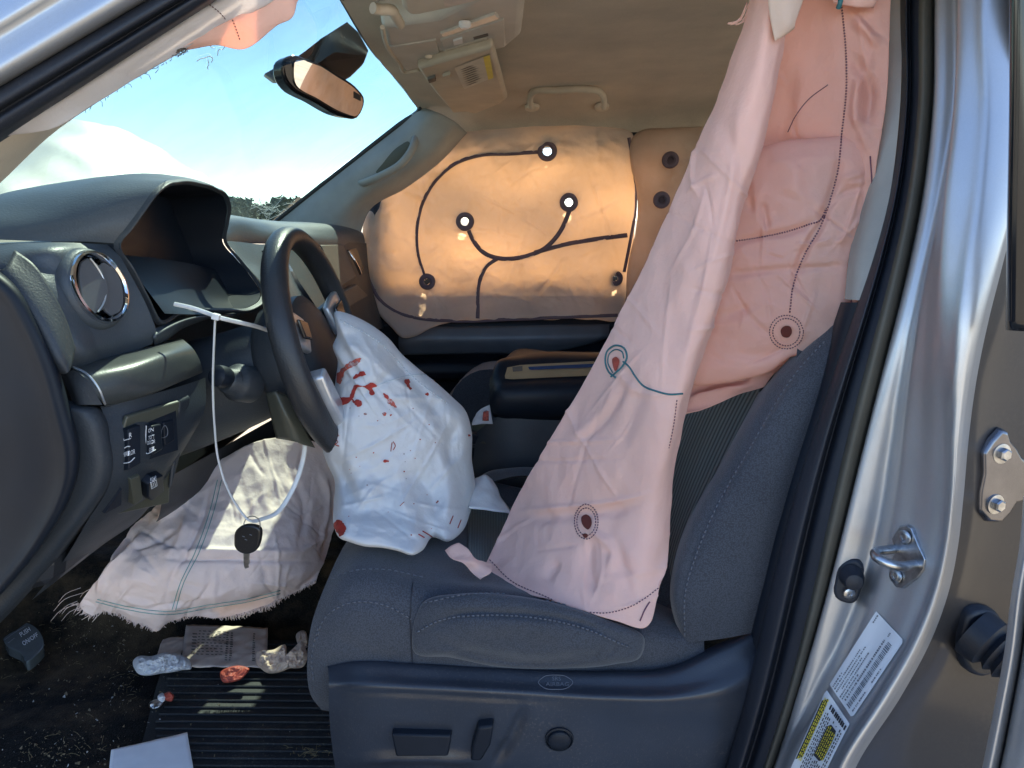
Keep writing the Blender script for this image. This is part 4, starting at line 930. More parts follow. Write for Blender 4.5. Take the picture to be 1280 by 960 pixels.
bol = pillow('side_bolster', [(514, 790), (530, 752), (575, 742), (640, 744), (700, 755), (760, 775), (806, 800), (800, 822), (770, 830), (700, 836), (620, 834), (560, 822), (516, 815)], lambda u, v: .968+.0*u, .030, .01, M['seat'], seat, k=3.5, N=140, M=40,
  creases=[([(520, 800), (560, 772), (640, 768), (720, 778), (790, 806)], 5, -.006), ([(530, 795), (600, 818), (690, 828), (780, 812)], 8, -.008), ([(560, 790), (640, 782), (720, 792)], 14, .006), ([(760, 822), (775, 800)], 3, -.004), ([(782, 820), (792, 803)], 3, -.004), ([(740, 826), (752, 808)], 3, -.003)], disp=lambda p: .0025*fbm(p*22, 3))
BO = bvh(bol)
jj = Multi('stitching', M['seamlight'], seat)
seam('', CU, [(396, 800), (404, 776), (425, 758), (455, 752), (490, 760), (514, 774)], .0011, None, None, dash=7, join=jj)
seam('', CU, [(392, 850), (390, 820), (398, 785)], .0011, None, None, dash=7, join=jj)
seam('', CU, [(408, 728), (440, 714), (480, 712), (530, 722)], .0009, None, None, dash=8, join=jj)
seam('', BO, [(522, 790), (545, 777), (600, 770), (660, 772), (720, 783), (785, 808)], .0012, None, None, dash=6, off=.001, join=jj)
seam('', BO, [(530, 754), (590, 743), (650, 745), (720, 760)], .0011, None, None, dash=7, off=.001, join=jj)
0
decal('seat_insert', CU, [(588, 700), (585, 668), (590, 630), (640, 636), (660, 650), (760, 675), (800, 690), (790, 720), (700, 716), (640, 708)], M['teal'], seat, off=.004)
# backrest
brc = loft('backrest', [
  [(858, 800, 1.06), (850, 745, 1.07), (860, 690, 1.09), (880, 640, 1.11), (909, 590, 1.13), (962, 490, 1.17), (985, 430, 1.2)],
  [(852, 800, 1.0), (838, 745, 1.0), (846, 690, 1.02), (866, 640, 1.04), (895, 590, 1.06), (950, 490, 1.10)],
  [(856, 803, .985), (846, 745, .975), (856, 690, .985), (880, 635, .995), (915, 575, 1.005), (985, 460, 1.03), (1010, 425, 1.05)],
  [(870, 802, .975), (868, 745, .965), (880, 690, .97), (905, 630, .975), (945, 560, .98), (1010, 455, .995), (1045, 405, 1.01)],
  [(905, 798, .975), (915, 740, .967), (930, 680, .965), (955, 620, .965), (985, 560, .97), (1035, 460, .98), (1068, 405, .99)],
  [(950, 790, .985), (965, 730, .98), (980, 670, .98), (1000, 620, .98), (1020, 560, .985), (1060, 470, .995), (1090, 405, 1.0)],
  [(985, 785, 1.04), (1000, 730, 1.04), (1015, 670, 1.04), (1030, 620, 1.04), (1050, 560, 1.04), (1090, 470, 1.04), (1120, 405, 1.04)]], M['seat'], seat, nu=90, nv=60, disp=sd_,
  creases=[([(853, 790), (853, 740), (868, 690), (893, 632), (930, 565), (998, 457), (1028, 425)], 4, -.005)])
BR = bvh(brc)
jj = Multi('stitching', M['seamlight'], brc); seam('', BR, [(856, 795), (857, 740), (872, 690), (897, 632), (934, 567), (1003, 457), (1033, 425)], .0012, None, None, dash=7, join=jj, n=60); 0
ins = loft('backrest_insert', [[(760, 790, 1.40), (800, 790, 1.18), (850, 780, 1.05)], [(770, 690, 1.42), (820, 690, 1.20), (862, 688, 1.065)], [(790, 590, 1.45), (850, 590, 1.22), (910, 588, 1.09)], [(810, 495, 1.48), (890, 490, 1.26), (962, 488, 1.125)], [(850, 420, 1.50), (930, 420, 1.28), (1005, 420, 1.15)]], ribbed('ribbed_teal_back_cloth', (.03, .045, .046), (.13, .17, .165), 12), seat, nu=30, nv=60)
loft('backrest_rear', [[(x, y, z) for z in (.35, .6, .95)] for x, y in ((.40, 1.03), (.55, 1.06), (.58, 1.3), (.55, 1.5), (.40, 1.52))], M['seat'], seat, nu=10, nv=20, pts3=True)
seam('cushion_seam', CU, [(516, 728), (513, 760), (514, 800), (516, 832)], .0010, M['rubber'], cush, off=.0003)
loft('gap_filler', [[(700, 790, 1.02), (800, 800, 1.0), (870, 800, 1.0)], [(760, 740, 1.1), (820, 755, 1.08), (860, 760, 1.06)], [(790, 690, 1.2), (835, 690, 1.15), (860, 700, 1.1)]], M['seat'], seat, nu=14, nv=10)
# side trim
tr_ = loft('side_trim', [
  [(408, 832, .985), (430, 826, .985), (520, 828, .98), (640, 834, .98), (760, 838, .98), (840, 832, .98), (890, 808, .985), (950, 782, 1.0), (1000, 760, 1.02)],
  [(410, 835, .964), (432, 830, .959), (520, 832, .957), (640, 838, .957), (760, 842, .957), (845, 838, .957), (895, 816, .962), (950, 792, .977), (1000, 775, .995)],
  [(411, 846, .95), (432, 844, .942), (520, 847, .940), (640, 853, .940), (760, 859, .940), (850, 856, .940), (905, 838, .946), (952, 815, .961), (1000, 800, .978)],
  [(411, 858, .94), (432, 857, .929), (520, 860, .924), (640, 866, .923), (760, 873, .923), (850, 872, .923), (915, 858, .93), (954, 838, .945), (1000, 826, .965)],
  [(411, 864, .94), (432, 864, .930), (520, 867, .925), (640, 873, .924), (760, 880, .924), (850, 882, .924), (915, 876, .93), (955, 860, .945), (1000, 850, .965)],
  [(412, 900, .945), (434, 900, .936), (520, 903, .931), (640, 908, .930), (760, 910, .930), (850, 912, .930), (905, 912, .935), (945, 912, .95), (990, 912, .97)],
  [(416, 940, .95), (438, 945, .942), (520, 950, .937), (640, 950, .936), (760, 950, .936), (850, 950, .936), (895, 950, .94), (930, 950, .955), (970, 950, .975)],
  [(424, 985, .955), (446, 990, .948), (520, 995, .943), (640, 995, .942), (760, 995, .942), (850, 995, .942), (890, 995, .945), (925, 995, .96), (960, 995, .98)]], plastic('seat_trim_plastic', (.026, .032, .045), .34, 420, .2, .3), seat, nu=120, nv=70,
  creases=[([(425, 866), (520, 868), (640, 875), (700, 878)], 2.5, -.002), ([(645, 880), (652, 888), (648, 905), (632, 935), (615, 960)], 6, -.006), ([(440, 950), (520, 947), (605, 950)], 7, .005)])
TR = bvh(tr_)
s = pad('slide_switch', TR, [(490, 910), (566, 912), (562, 937), (496, 937)], .014, M['smooth'], seat, bev=.003, scale=.97)
s = pad('recline_switch', TR, [(598, 899), (618, 897), (614, 922), (602, 942), (588, 942), (590, 925)], .016, M['smooth'], seat, bev=.004, scale=.95)
p, n = cast(TR, 699, 923, 0)
s = lathe('lumbar_switch', p, n, [(.0205, -.001), (.0205, .003), (.019, .0035), (.0185, -.003+.004), (.0165, .002), (.016, .006), (.013, .0085), (.004, .009)], M['smooth'], seat, n=32)
em = seam('airbag_emblem', TR, [(673, 853), (680, 846), (694, 844), (708, 846), (716, 853), (709, 860), (694, 862), (680, 860)], .0006, M['seamlight'], seat, closed=True, n=60)
text('emblem_lettering', 'AIRBAG', TR, [(682, 853), (711, 853), (711, 858), (682, 858)], M['seamlight'], em, off=.0008)
text('emblem_lettering', 'SRS', TR, [(690, 846), (701, 846), (701, 851), (690, 851)], M['seamlight'], em, off=.0008)

# ================================================================== CONSOLE, PASSENGER SEAT
con = thing('center_console', (0, 1.75, 0), 'center console with tan padded armrest lid between the front seats', 'console')
loft('console_body', [[(596, 540, 1.62), (620, 522, 1.60), (700, 522, 1.60), (800, 522, 1.62)], [(588, 600, 1.60), (610, 600, 1.585), (700, 600, 1.585), (800, 600, 1.6)], [(570, 720, 1.60), (600, 720, 1.59), (700, 720, 1.59), (800, 720, 1.6)]], M['soft'], con, nu=20, nv=20)
ar = loft('armrest_lid', [[(618, 474, 1.95), (640, 440, 1.98), (700, 441, 1.99), (860, 440, 2.0)], [(614, 478, 1.70), (624, 455, 1.74), (660, 443, 1.78), (740, 441, 1.78), (860, 441, 1.78)], [(612, 478, 1.62), (622, 456, 1.64), (650, 450, 1.66), (740, 448, 1.66), (860, 446, 1.66)],
  [(612, 492, 1.60), (620, 477, 1.605), (645, 474, 1.61), (740, 470, 1.61), (860, 466, 1.61)], [(612, 500, 1.59), (620, 488, 1.575), (645, 486, 1.57), (740, 484, 1.57), (860, 480, 1.57)], [(613, 512, 1.59), (622, 514, 1.575), (645, 515, 1.57), (740, 515, 1.57), (860, 515, 1.57)], [(616, 520, 1.62), (626, 525, 1.61), (650, 526, 1.605), (740, 526, 1.605), (860, 526, 1.605)]], M['smooth'], con, nu=50, nv=40)
AR = bvh(ar)
decal('lid_strip', AR, [(634, 460), (650, 457), (745, 452), (745, 470), (640, 475), (630, 474)], M['tan'], ar, off=.002, smooth=False)
decal('latch_slot', AR, [(660, 460), (745, 456), (745, 460.5), (662, 464)], plain('blue_reflex_slot', (.03, .06, .14), .2), ar, off=.004, smooth=False)
decal('latch_mark', AR, [(640, 460), (653, 459), (653, 465), (641, 466)], M['brown'], ar, off=.004, smooth=False)
for sx_, wd in ((0, 1),):
    loft('cup_holder', [[(588, 528, 1.66), (612, 528, 1.62), (616, 528, 1.61)], [(588, 555, 1.64), (608, 555, 1.60), (612, 556, 1.6)]], M['olive'], con, nu=8, nv=8, thick=.01)
    pb = box('shifter_base', P(600, 545, 1.64), (.045, .05, .025), M['smooth'], con, .004)
ps = thing('front_seat', (0, 2.1, 0), 'charcoal passenger seat cushion just visible beyond the armrest', 'seat')
loft('seat_cushion', [[(560, 505, 2.0), (572, 480, 2.0), (590, 466, 2.0), (640, 462, 2.0), (900, 462, 2.0)], [(560, 500, 2.1), (575, 476, 2.1), (592, 462, 2.1), (640, 458, 2.1), (900, 456, 2.1)], [(560, 495, 2.33), (580, 470, 2.33), (600, 455, 2.33), (640, 450, 2.33), (900, 450, 2.33)]], M['seat'], ps, nu=30, nv=14)
loft('seat_side', [[(560, 505, 2.0), (572, 480, 2.0), (590, 466, 2.0), (640, 462, 2.0), (900, 462, 2.0)], [(556, 560, 1.98), (580, 560, 1.98), (600, 560, 1.98), (640, 560, 1.98), (900, 560, 1.98)]], M['seat'], ps, nu=30, nv=10)
box('backrest', (.62, 2.12, .62), (.16, .50, .62), M['seat'], ps, .05, rot=Matrix.Rotation(R(12), 3, 'Y'))
loft('far_bolster', [[(585, 640, 1.40), (600, 612, 1.44), (640, 596, 1.46), (720, 605, 1.46)], [(585, 615, 1.5), (605, 592, 1.5), (640, 585, 1.5), (720, 590, 1.5)], [(585, 640, 1.55), (605, 610, 1.56), (640, 598, 1.56), (720, 605, 1.56)]], M['seat'], seat, nu=24, nv=20)

# ================================================================== AIRBAGS
wrk = lambda a, f, st=(1, 1, 1): (lambda p: a*(ridge(np.asarray(p)*np.array(st)*f, 2)-.4))
# driver bag
db_out = [(420, 389), (432, 391), (445, 396), (470, 410), (487, 424), (500, 440), (522, 460), (545, 478), (566, 497), (581, 512), (589, 535), (590, 575), (594, 610), (588, 640), (578, 664), (560, 677), (540, 672), (528, 688), (516, 694), (498, 689), (478, 685), (455, 683), (438, 678), (424, 672), (417, 655), (417, 630), (418, 600), (410, 582), (403, 560), (402, 540), (408, 515), (417, 490), (420, 470), (422, 452), (416, 432), (421, 420)]
dbag = pillow('driver_airbag', db_out, lambda u, v: 1.24-.00015*(v-540)+.0006*(u-500)-.000017*np.maximum(0, v-585)**2, .100, .08, M['white'], centre=(498, 560), N=280, M=90, k=2.4,
  creases=folds(22, (410, 420, 590, 690), 3, .003, (1.5, 3))+[([(470, 412), (520, 480), (560, 540), (572, 600)], 10, -.012), ([(455, 470), (480, 500), (520, 515)], 7, -.007), ([(440, 560), (480, 600), (490, 640)], 14, -.012), ([(510, 585), (540, 620), (545, 665)], 10, -.014), ([(555, 560), (562, 620), (555, 660)], 9, .010),
           ([(425, 425), (460, 450), (470, 480)], 6, .008), ([(445, 405), (470, 450), (530, 500)], 5, .007), ([(410, 560), (430, 600), (450, 640)], 8, -.012), ([(430, 650), (480, 640), (520, 655)], 10, -.010), ([(420, 625), (470, 615), (530, 640)], 12, .008), ([(580, 520), (560, 560), (565, 590)], 6, -.008), ([(500, 440), (485, 470), (440, 500)], 6, -.005)],
  disp=lambda p: crush(11, .016, (1, .6, 1))(p)+.002*fbm(np.asarray(p)*35, 2))
tag(dbag, 'deflated white airbag hanging from the steering wheel spattered with dried blood', 'airbag', 'burst airbags')
DB = bvh(dbag)
Z = lambda l: [(380+x/4, 400+y/4) for x, y in l]
jb, jt, jsp = Multi('blood_stain', M['blood'], dbag), Multi('blood_smear', M['bloodthin'], dbag), Join()
for s in ([(248, 297), (255, 275), (278, 271), (285, 258), (300, 260), (310, 274), (285, 283), (260, 294)],
          [(143, 416), (160, 380), (200, 388), (228, 382), (243, 352), (253, 325), (300, 328), (345, 314), (368, 330), (338, 338), (350, 376), (338, 380), (318, 345), (298, 336), (268, 335), (256, 370), (246, 392), (200, 428)],
          [(230, 388), (255, 402), (275, 398), (291, 425), (270, 436), (248, 410)], [(395, 363), (412, 372), (425, 392), (414, 398), (400, 384)], [(505, 298), (520, 296), (526, 325), (535, 350), (520, 342)], [(606, 368), (616, 365), (624, 373), (616, 380), (607, 377)],
          [(816, 576), (824, 572), (829, 578), (822, 584)], [(395, 705), (420, 700), (425, 705), (405, 710)]):
    decal('', DB, Z(s), None, None, off=.0012, step=2.5, join=jb, jit=2.2, n=64)
for s in ([(170, 318), (163, 285), (195, 240), (238, 205), (287, 188), (276, 215), (235, 240), (205, 262), (196, 292), (180, 322)], [(414, 398), (430, 394), (456, 420), (464, 440), (440, 432)], [(300, 466), (315, 467), (313, 471), (301, 470)], [(390, 468), (412, 468), (412, 473), (391, 472)], [(425, 472), (440, 473), (438, 478), (426, 477)]):
    decal('', DB, Z(s), None, None, off=.001, step=2.5, join=jt, jit=2.2, n=64)
for l, r_ in (([(130, 545), (142, 560), (150, 570)], .0011), ([(165, 572), (176, 579)], .0013), ([(160, 596), (170, 610), (158, 622), (176, 630)], .0009), ([(440, 612), (436, 640), (434, 658)], .0009), ([(446, 608), (456, 628), (446, 650)], .0008), ([(662, 916), (672, 904)], .0012), ([(480, 930), (500, 910)], .0006), ([(850, 880), (850, 892)], .0008)):
    seam('', DB, Z(l), r_, None, None, n=12, join=jt)
for _ in range(26):
    u = 430+130*random.random(); v = 500+170*random.random(); s_ = .5+.7*random.random()
    decal('', DB, [(u-s_, v), (u, v-s_*.8), (u+s_, v), (u, v+s_)], None, None, n=6, off=.001, step=5, join=jsp)
decal('', DB, [(418, 655), (424, 650), (431, 656), (432, 665), (427, 670), (420, 662)], None, None, off=.0012, step=2.5, join=jb, jit=2.2, n=64)
for l in ([(523, 668), (530, 672)], [(528, 664), (540, 671)], [(562, 655), (566, 645)], [(572, 660), (576, 650)]): seam('', DB, l, .0009, None, None, n=8, join=jb)
jsp.mk('blood_specks', M['bloodthin'], dbag)['kind'] = 'stuff'
jj = Multi('seam', plain('grey_stitch', (.5, .55, .58), .8), dbag); seam('', DB, [(425, 400), (470, 425), (520, 475), (560, 505)], .0009, None, None, dash=5, join=jj); seam('', DB, [(470, 482), (510, 470), (530, 468)], .0009, None, None, join=jj); 0
# pale cloth corner lying by the bag
cs_ = loft('cloth_tail', [[(594, 598, 1.30), (606, 593, 1.30), (616, 598, 1.31)], [(590, 615, 1.25), (610, 612, 1.26), (626, 618, 1.27)], [(586, 634, 1.20), (612, 638, 1.21), (640, 641, 1.22)]], M['white'], dbag, nu=20, nv=20, thick=.002, disp=lambda G: .004*fbm(G*25, 2))

# passenger window bag
PCY = lambda u, v: 2.425-.0004*np.maximum(0, 240-v)-.0016*np.maximum(0, v-370)
ports = [(684, 189, 5.6), (581, 277, 5.2), (711, 253, 5.2), (534, 352, 4.0), (769, 348, 3.5)]
pw_out = [(452, 300), (458, 268), (470, 250), (492, 225), (515, 200), (540, 182), (565, 170), (600, 161), (650, 156), (710, 155), (760, 158), (790, 166), (796, 190), (794, 230), (796, 262), (793, 300), (784, 345), (780, 385), (775, 398), (740, 400), (700, 399), (650, 400), (600, 402), (560, 404), (538, 411), (518, 420), (506, 421), (490, 409), (474, 394), (464, 370), (456, 335)]
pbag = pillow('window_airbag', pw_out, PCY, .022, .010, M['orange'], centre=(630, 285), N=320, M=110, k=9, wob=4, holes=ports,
  creases=folds(46, (460, 160, 790, 410), 15, .005, (1.6, 3.5), (30, 140))+[([(475, 265), (500, 245)], 5, -.007), ([(470, 290), (520, 275), (540, 250)], 8, -.004), ([(455, 320), (475, 375), (520, 400), (590, 405)], 5, -.014), ([(520, 340), (515, 290), (535, 240), (580, 205), (680, 190)], 5, -.006), ([(581, 280), (600, 310), (625, 322), (660, 318), (700, 285), (711, 255)], 5, -.008), ([(625, 322), (605, 340), (597, 398)], 5, -.008), ([(665, 318), (720, 303), (790, 295)], 5, -.008), ([(690, 160), (700, 230)], 12, .004), ([(780, 330), (700, 360), (620, 375)], 14, .006), ([(760, 200), (740, 270), (770, 300)], 16, .006)],
  disp=lambda p: crush(6, .030, (1, .6, 1.2), 3)(p)+.002*fbm(np.asarray(p)*30, 3))
tag(pbag, 'orange backlit curtain airbag covering the far passenger window, its ports glowing white', 'airbag', 'burst airbags')
PB = bvh(pbag)
jj = Multi('port_seam', M['seamdark'], pbag)
for l, r_ in (([(673, 190), (640, 192), (600, 194), (570, 204), (545, 225), (528, 255), (521, 290), (523, 320), (530, 343)], .0065), ([(586, 288), (593, 303), (608, 318), (625, 323), (655, 321), (680, 311), (700, 290), (710, 268), (712, 262)], .008), ([(624, 322), (608, 333), (600, 350), (597, 398)], .007), ([(668, 316), (700, 307), (745, 299), (784, 294)], .008),
              ([(455, 300), (456, 325), (462, 350), (475, 375), (495, 390), (525, 398), (560, 401), (640, 399), (720, 396), (772, 394)], .006), ([(786, 172), (793, 215), (794, 262), (788, 300), (780, 340)], .006)):
    seam('', PB, l, r_, None, None, n=60, join=jj, flat=(.3, 1), off=.0005)
0
for u, v, r_ in ports:
    p, n = cast(PB, u+r_+3.5, v, 0); p2 = PL([(u, v, p.y)])[0]
    k = 2.41/930
    lathe('vent_port', p2, (0, -1, .05), [(k*r_*.98, -.006), (k*r_*.98, .006), (k*(r_+2), .0095), (k*(r_+5.5), .007), (k*(r_+6.2), .001), (k*(r_+6), -.004)], M['seamdark'], pbag, n=28, caps=False)
tube('mount_tab', PL([(452, 302, 2.41), (446, 303, 2.40), (445, 309, 2.40), (452, 311, 2.41)]), .006, M['white'], pbag, n=16, closed=True)
# second chamber toward the back
sb = pillow('rear_window_airbag', [(790, 170), (800, 164), (835, 160), (900, 158), (1050, 160), (1180, 165), (1280, 190), (1310, 260), (1300, 340), (1250, 392), (1100, 400), (930, 400), (860, 398), (790, 398), (783, 350), (792, 300), (796, 240)], lambda u, v: 2.40+0*u, .05, .012, cloth('window_airbag_nylon_rear', (.52, .43, .36), (.95, .62, .42), .36, var=.3, tvar=.4), None, N=240, M=60, k=8, wob=3,  # duller copy of the window nylon, uneven backlight mixed into its colour
  creases=[([(800, 230), (860, 215)], 8, -.006), ([(800, 300), (850, 280)], 8, -.006)], disp=crush(6, .018, (1, .6, 1.2), 8))
tag(sb, 'smaller shaded airbag chamber behind the orange one, half hidden by the pink curtain', 'airbag', 'burst airbags')
SB = bvh(sb)
for u, v in ((838, 200), (827, 250)):
    p, n = cast(SB, u, v, .001)
    lathe('vent_port', p, n, [(.010, 0), (.011, .005), (.016, .008), (.024, .006), (.026, 0)], M['seamdark'], sb, n=24)

# driver's curtain: hanging panel
fl = thing('curtain_airbag', P(760, 700, 1.1), 'long pink curtain airbag draped from the roof onto the driver seat', 'airbag', 'burst airbags')
flap = loft('hanging_panel', [
  [(950, -60, 1.00), (962, -60, .97), (975, -60, .955), (992, -60, .965), (1003, -60, .99)],
  [(938, 0, 1.00), (950, 0, .97), (964, 0, .955), (979, 0, .965), (992, 0, .99)],
  [(908, 100, 1.02), (928, 100, .98), (948, 100, .96), (963, 100, .965), (974, 100, .995)],
  [(866, 198, 1.04), (890, 200, 1.0), (916, 200, .975), (934, 200, .97), (946, 200, 1.0)],
  [(822, 300, 1.06), (850, 300, 1.02), (880, 300, .985), (905, 300, .975), (918, 300, 1.005)],
  [(768, 410, 1.09), (800, 415, 1.04), (838, 420, 1.0), (872, 420, .98), (885, 420, 1.01)],
  [(716, 505, 1.12), (756, 505, 1.06), (802, 505, 1.01), (846, 505, .985), (860, 505, 1.015)],
  [(676, 575, 1.15), (722, 575, 1.08), (780, 575, 1.02), (830, 570, .99), (844, 568, 1.02)],
  [(640, 636, 1.17), (692, 640, 1.09), (760, 640, 1.03), (822, 630, .995), (839, 628, 1.02)],
  [(622, 672, 1.14), (672, 690, 1.07), (740, 692, 1.02), (812, 690, .985), (836, 680, 1.01)],
  [(604, 708, 1.08), (655, 730, 1.03), (715, 742, .995), (790, 745, .965), (831, 715, .99)],
  [(598, 718, 1.06), (650, 742, 1.01), (705, 757, .98), (770, 776, .955), (804, 785, .95), (826, 730, .98)]], M['pink'], fl, nu=150, nv=340, thick=.0016,
  creases=folds(46, (620, 60, 930, 760), 5, .0022, (1.4, 3), (50, 220))+[([(640, 641), (700, 634), (760, 628), (818, 616)], 3, .004), ([(640, 650), (700, 645), (760, 640), (810, 630)], 7, -.006), ([(775, 470), (740, 530), (700, 560)], 8, .004), ([(790, 470), (760, 520), (720, 560)], 6, -.005), ([(810, 470), (790, 520), (770, 570)], 9, -.004), ([(740, 670), (735, 700), (742, 745)], 8, -.008), ([(760, 670), (780, 720), (790, 760)], 10, -.007), ([(700, 700), (680, 730)], 7, -.006), ([(870, 185), (868, 225), (878, 250)], 3, .004), ([(900, 130), (925, 230), (900, 300)], 10, -.004), ([(730, 655), (765, 690), (760, 720)], 6, .007), ([(765, 455), (800, 490), (845, 492)], 5, .003), ([(930, 120), (910, 250), (870, 400), (840, 520)], 5, .003)],
  disp=lambda G: crush(7, .010, (1.2, .8, .7), 2)(G)+.003*(ridge(G*np.array((9, 6, 4)), 3)-.5))
FL = bvh(flap)
jj = Multi('teal_stitching', M['stitchteal'], fl)
seam('', FL, [(770, 472), (762, 466), (757, 452), (760, 438), (769, 432), (780, 435), (784, 446), (779, 457), (764, 471)], .0014, None, None, join=jj, n=70)
seam('', FL, [(766, 466), (760, 452), (763, 441), (770, 437), (778, 440), (780, 448)], .0010, None, None, join=jj, n=40)
seam('', FL, [(779, 452), (786, 458), (794, 470), (804, 482), (820, 489), (838, 493), (853, 492)], .0013, None, None, join=jj, n=60)
0
decal('torn_hole', FL, [(767, 448), (771, 446), (775, 450), (774, 457), (770, 464), (767, 457)], M['redscrap'], fl, off=.0015, step=2)
jj = Multi('plum_stitching', M['stitchpurple'], fl)
for r_ in (12, 15): seam('', FL, [(733+r_*math.cos(t)*.98, 652+r_*1.45*math.sin(t)) for t in np.linspace(0, 6.28, 14)[:-1]], .0009, None, None, closed=True, dash=3.4, join=jj)
seam('', FL, [(612, 700), (640, 727), (680, 745), (720, 762), (760, 766), (800, 752), (823, 735)], .0008, None, None, dash=4, join=jj)
seam('', FL, [(800, 776), (806, 762), (812, 752)], .001, None, None, join=jj)
seam('', FL, [(846, 500), (842, 530), (836, 560)], .0008, None, None, dash=4, join=jj)
0
decal('vent_hole', FL, [(728, 646), (733, 643), (739, 648), (740, 656), (736, 662), (730, 658)], M['hole'], fl, off=.0015, step=2)
decal('vent_hole', FL, [(729, 668), (734, 667), (735, 671), (731, 672)], M['hole'], fl, off=.0015, step=2)
tl_ = loft('tether_strap', [[(556, 688, 1.05), (563, 683, 1.05), (574, 679, 1.055)], [(562, 696, 1.035), (575, 693, 1.035), (585, 686, 1.04)], [(580, 705, 1.02), (588, 702, 1.02), (594, 698, 1.03)], [(590, 716, 1.02), (600, 708, 1.025), (604, 702, 1.04)], [(600, 724, 1.01), (612, 716, 1.015), (615, 705, 1.05)]], M['pink'], fl, nu=16, nv=40, thick=.0016, disp=lambda G: .003*fbm(G*40, 2))
# inner sheet and torso chamber
sheet = loft('inner_panel', [
  [(960, -60, 1.04), (1010, -60, 1.02), (1060, -60, 1.0), (1116, -60, .985)],
  [(955, 40, 1.05), (1005, 40, 1.035), (1055, 40, 1.005), (1112, 40, .985)],
  [(935, 120, 1.07), (990, 120, 1.06), (1050, 120, 1.015), (1108, 120, .985)],
  [(905, 200, 1.09), (975, 200, 1.08), (1045, 200, 1.03), (1098, 200, .99)],
  [(880, 300, 1.12), (955, 300, 1.09), (1030, 300, 1.04), (1082, 300, 1.0)],
  [(850, 400, 1.14), (935, 400, 1.11), (1010, 400, 1.05), (1066, 400, 1.01)],
  [(842, 450, 1.14), (920, 450, 1.11), (1000, 432, 1.06), (1055, 424, 1.02)],
  [(836, 500, 1.12), (880, 492, 1.11), (935, 480, 1.09), (965, 470, 1.09)],
  [(832, 532, 1.09), (870, 515, 1.09), (915, 497, 1.09), (955, 484, 1.09)]], M['pinkback'], fl, nu=130, nv=240, thick=.0014,
  creases=folds(30, (880, 0, 1110, 500), 6, .0022, (1.4, 3), (30, 120))+[([(1000, 60), (1010, 130), (985, 190)], 20, .008), ([(1060, 60), (1085, 110), (1075, 180)], 8, -.012), ([(1090, 60), (1070, 130), (1095, 200)], 7, .010), ([(860, 490), (900, 478), (950, 470)], 5, -.008), ([(850, 505), (900, 490), (950, 478)], 4, .007), ([(850, 518), (900, 502), (940, 488)], 4, -.006), ([(1065, 20), (1100, 60)], 6, .010)],
  disp=lambda G: crush(9, .009, (1.2, .8, .8), 4)(G)+.003*(ridge(G*np.array((9, 6, 5)), 3)-.5))
tors = pillow('torso_chamber', [(905, 215), (935, 190), (975, 179), (1020, 172), (1060, 170), (1084, 178), (1093, 200), (1090, 250), (1084, 310), (1075, 360), (1066, 405), (1052, 428), (1020, 436), (990, 446), (965, 464), (930, 474), (895, 480), (862, 478), (856, 440), (868, 390), (882, 330), (893, 270)], lambda u, v: 1.045-.0003*(u-980), .020, .01, M['pinkback'], fl, N=260, M=90, k=5, wob=5, centre=(985, 320),
  creases=folds(24, (880, 190, 1090, 460), 9, .003, (1.5, 3), (30, 120))+[([(1050, 175), (1048, 210), (1040, 240), (1028, 275), (1003, 320), (988, 370)], 5, -.008), ([(900, 305), (950, 296), (1000, 285), (1030, 268)], 5, -.008), ([(890, 345), (960, 338), (1010, 335), (1080, 330)], 5, -.005), ([(940, 270), (930, 220)], 7, -.007), ([(960, 290), (952, 250)], 5, -.006), ([(1050, 225), (1085, 215)], 4, .005), ([(1045, 245), (1085, 232)], 4, -.004), ([(900, 395), (940, 385)], 7, -.006), ([(900, 440), (950, 445), (1010, 430)], 8, -.006), ([(925, 245), (912, 290)], 6, .006), ([(1000, 200), (985, 250)], 14, .005)],
  disp=lambda p: crush(10, .012, (1, .6, 1), 6)(p)+.001*fbm(np.asarray(p)*45, 2))
TB = bvh(tors, sheet)
jj = Multi('dotted_stitching', M['stitchpurple'], fl)
seam('', TB, [(1052, 5), (1057, 60), (1058, 110), (1052, 170), (1047, 215), (1038, 250), (1025, 285), (1004, 322), (992, 355), (987, 392)], .0012, None, None, dash=3.6, join=jj)
seam('', TB, [(914, 302), (950, 297), (985, 289), (1010, 281), (1024, 276), (1033, 260)], .0011, None, None, dash=3.2, join=jj)
seam('', TB, [(985, 165), (993, 148), (1010, 125), (1035, 106)], .0006, None, None, join=jj)
seam('', TB, [(1088, 195), (1090, 230), (1084, 290), (1070, 350), (1060, 395)], .0009, None, None, join=jj)
for cx, cy, rr in ((983, 415, (17, 21)), (1073, 325, (10, 14))):
    for r_ in rr: seam('', TB, [(cx+r_*math.cos(t)*(1 if cx < 1000 else .5), cy+r_*math.sin(t)) for t in np.linspace(0, 6.28, 14)[:-1]], .0008, None, None, closed=True, dash=3.4, join=jj)
0
decal('vent_hole', TB, [(976, 411), (981, 407), (988, 408), (990, 415), (986, 421), (978, 420)], M['hole'], fl, off=.0015, step=2)
decal('vent_hole', TB, [(1068, 322), (1072, 315), (1076, 322), (1073, 334)], M['hole'], fl, off=.0015, step=2)
loft('fold_over', [[(962, -60, .945), (995, -60, .94), (1010, -60, .95)], [(960, 0, .945), (985, 0, .94), (1004, 0, .95)], [(966, 40, .948), (984, 36, .944), (994, 30, .95)], [(969, 51, .95), (982, 44, .95), (993, 36, .953)]], cloth('cream_airbag_nylon', (.78, .68, .60), (.95, .7, .5), .4), fl, nu=16, nv=24, thick=.0014)
lbx = loft('fabric_tab', [[(1040, -30, .985), (1070, -30, .975), (1096, -30, .975)], [(1038, -5, .985), (1070, 2, .972), (1095, 4, .975)], [(1042, 4, .985), (1070, 9, .975), (1092, 10, .98)]], M['pink'], fl, nu=14, nv=14, thick=.0014)
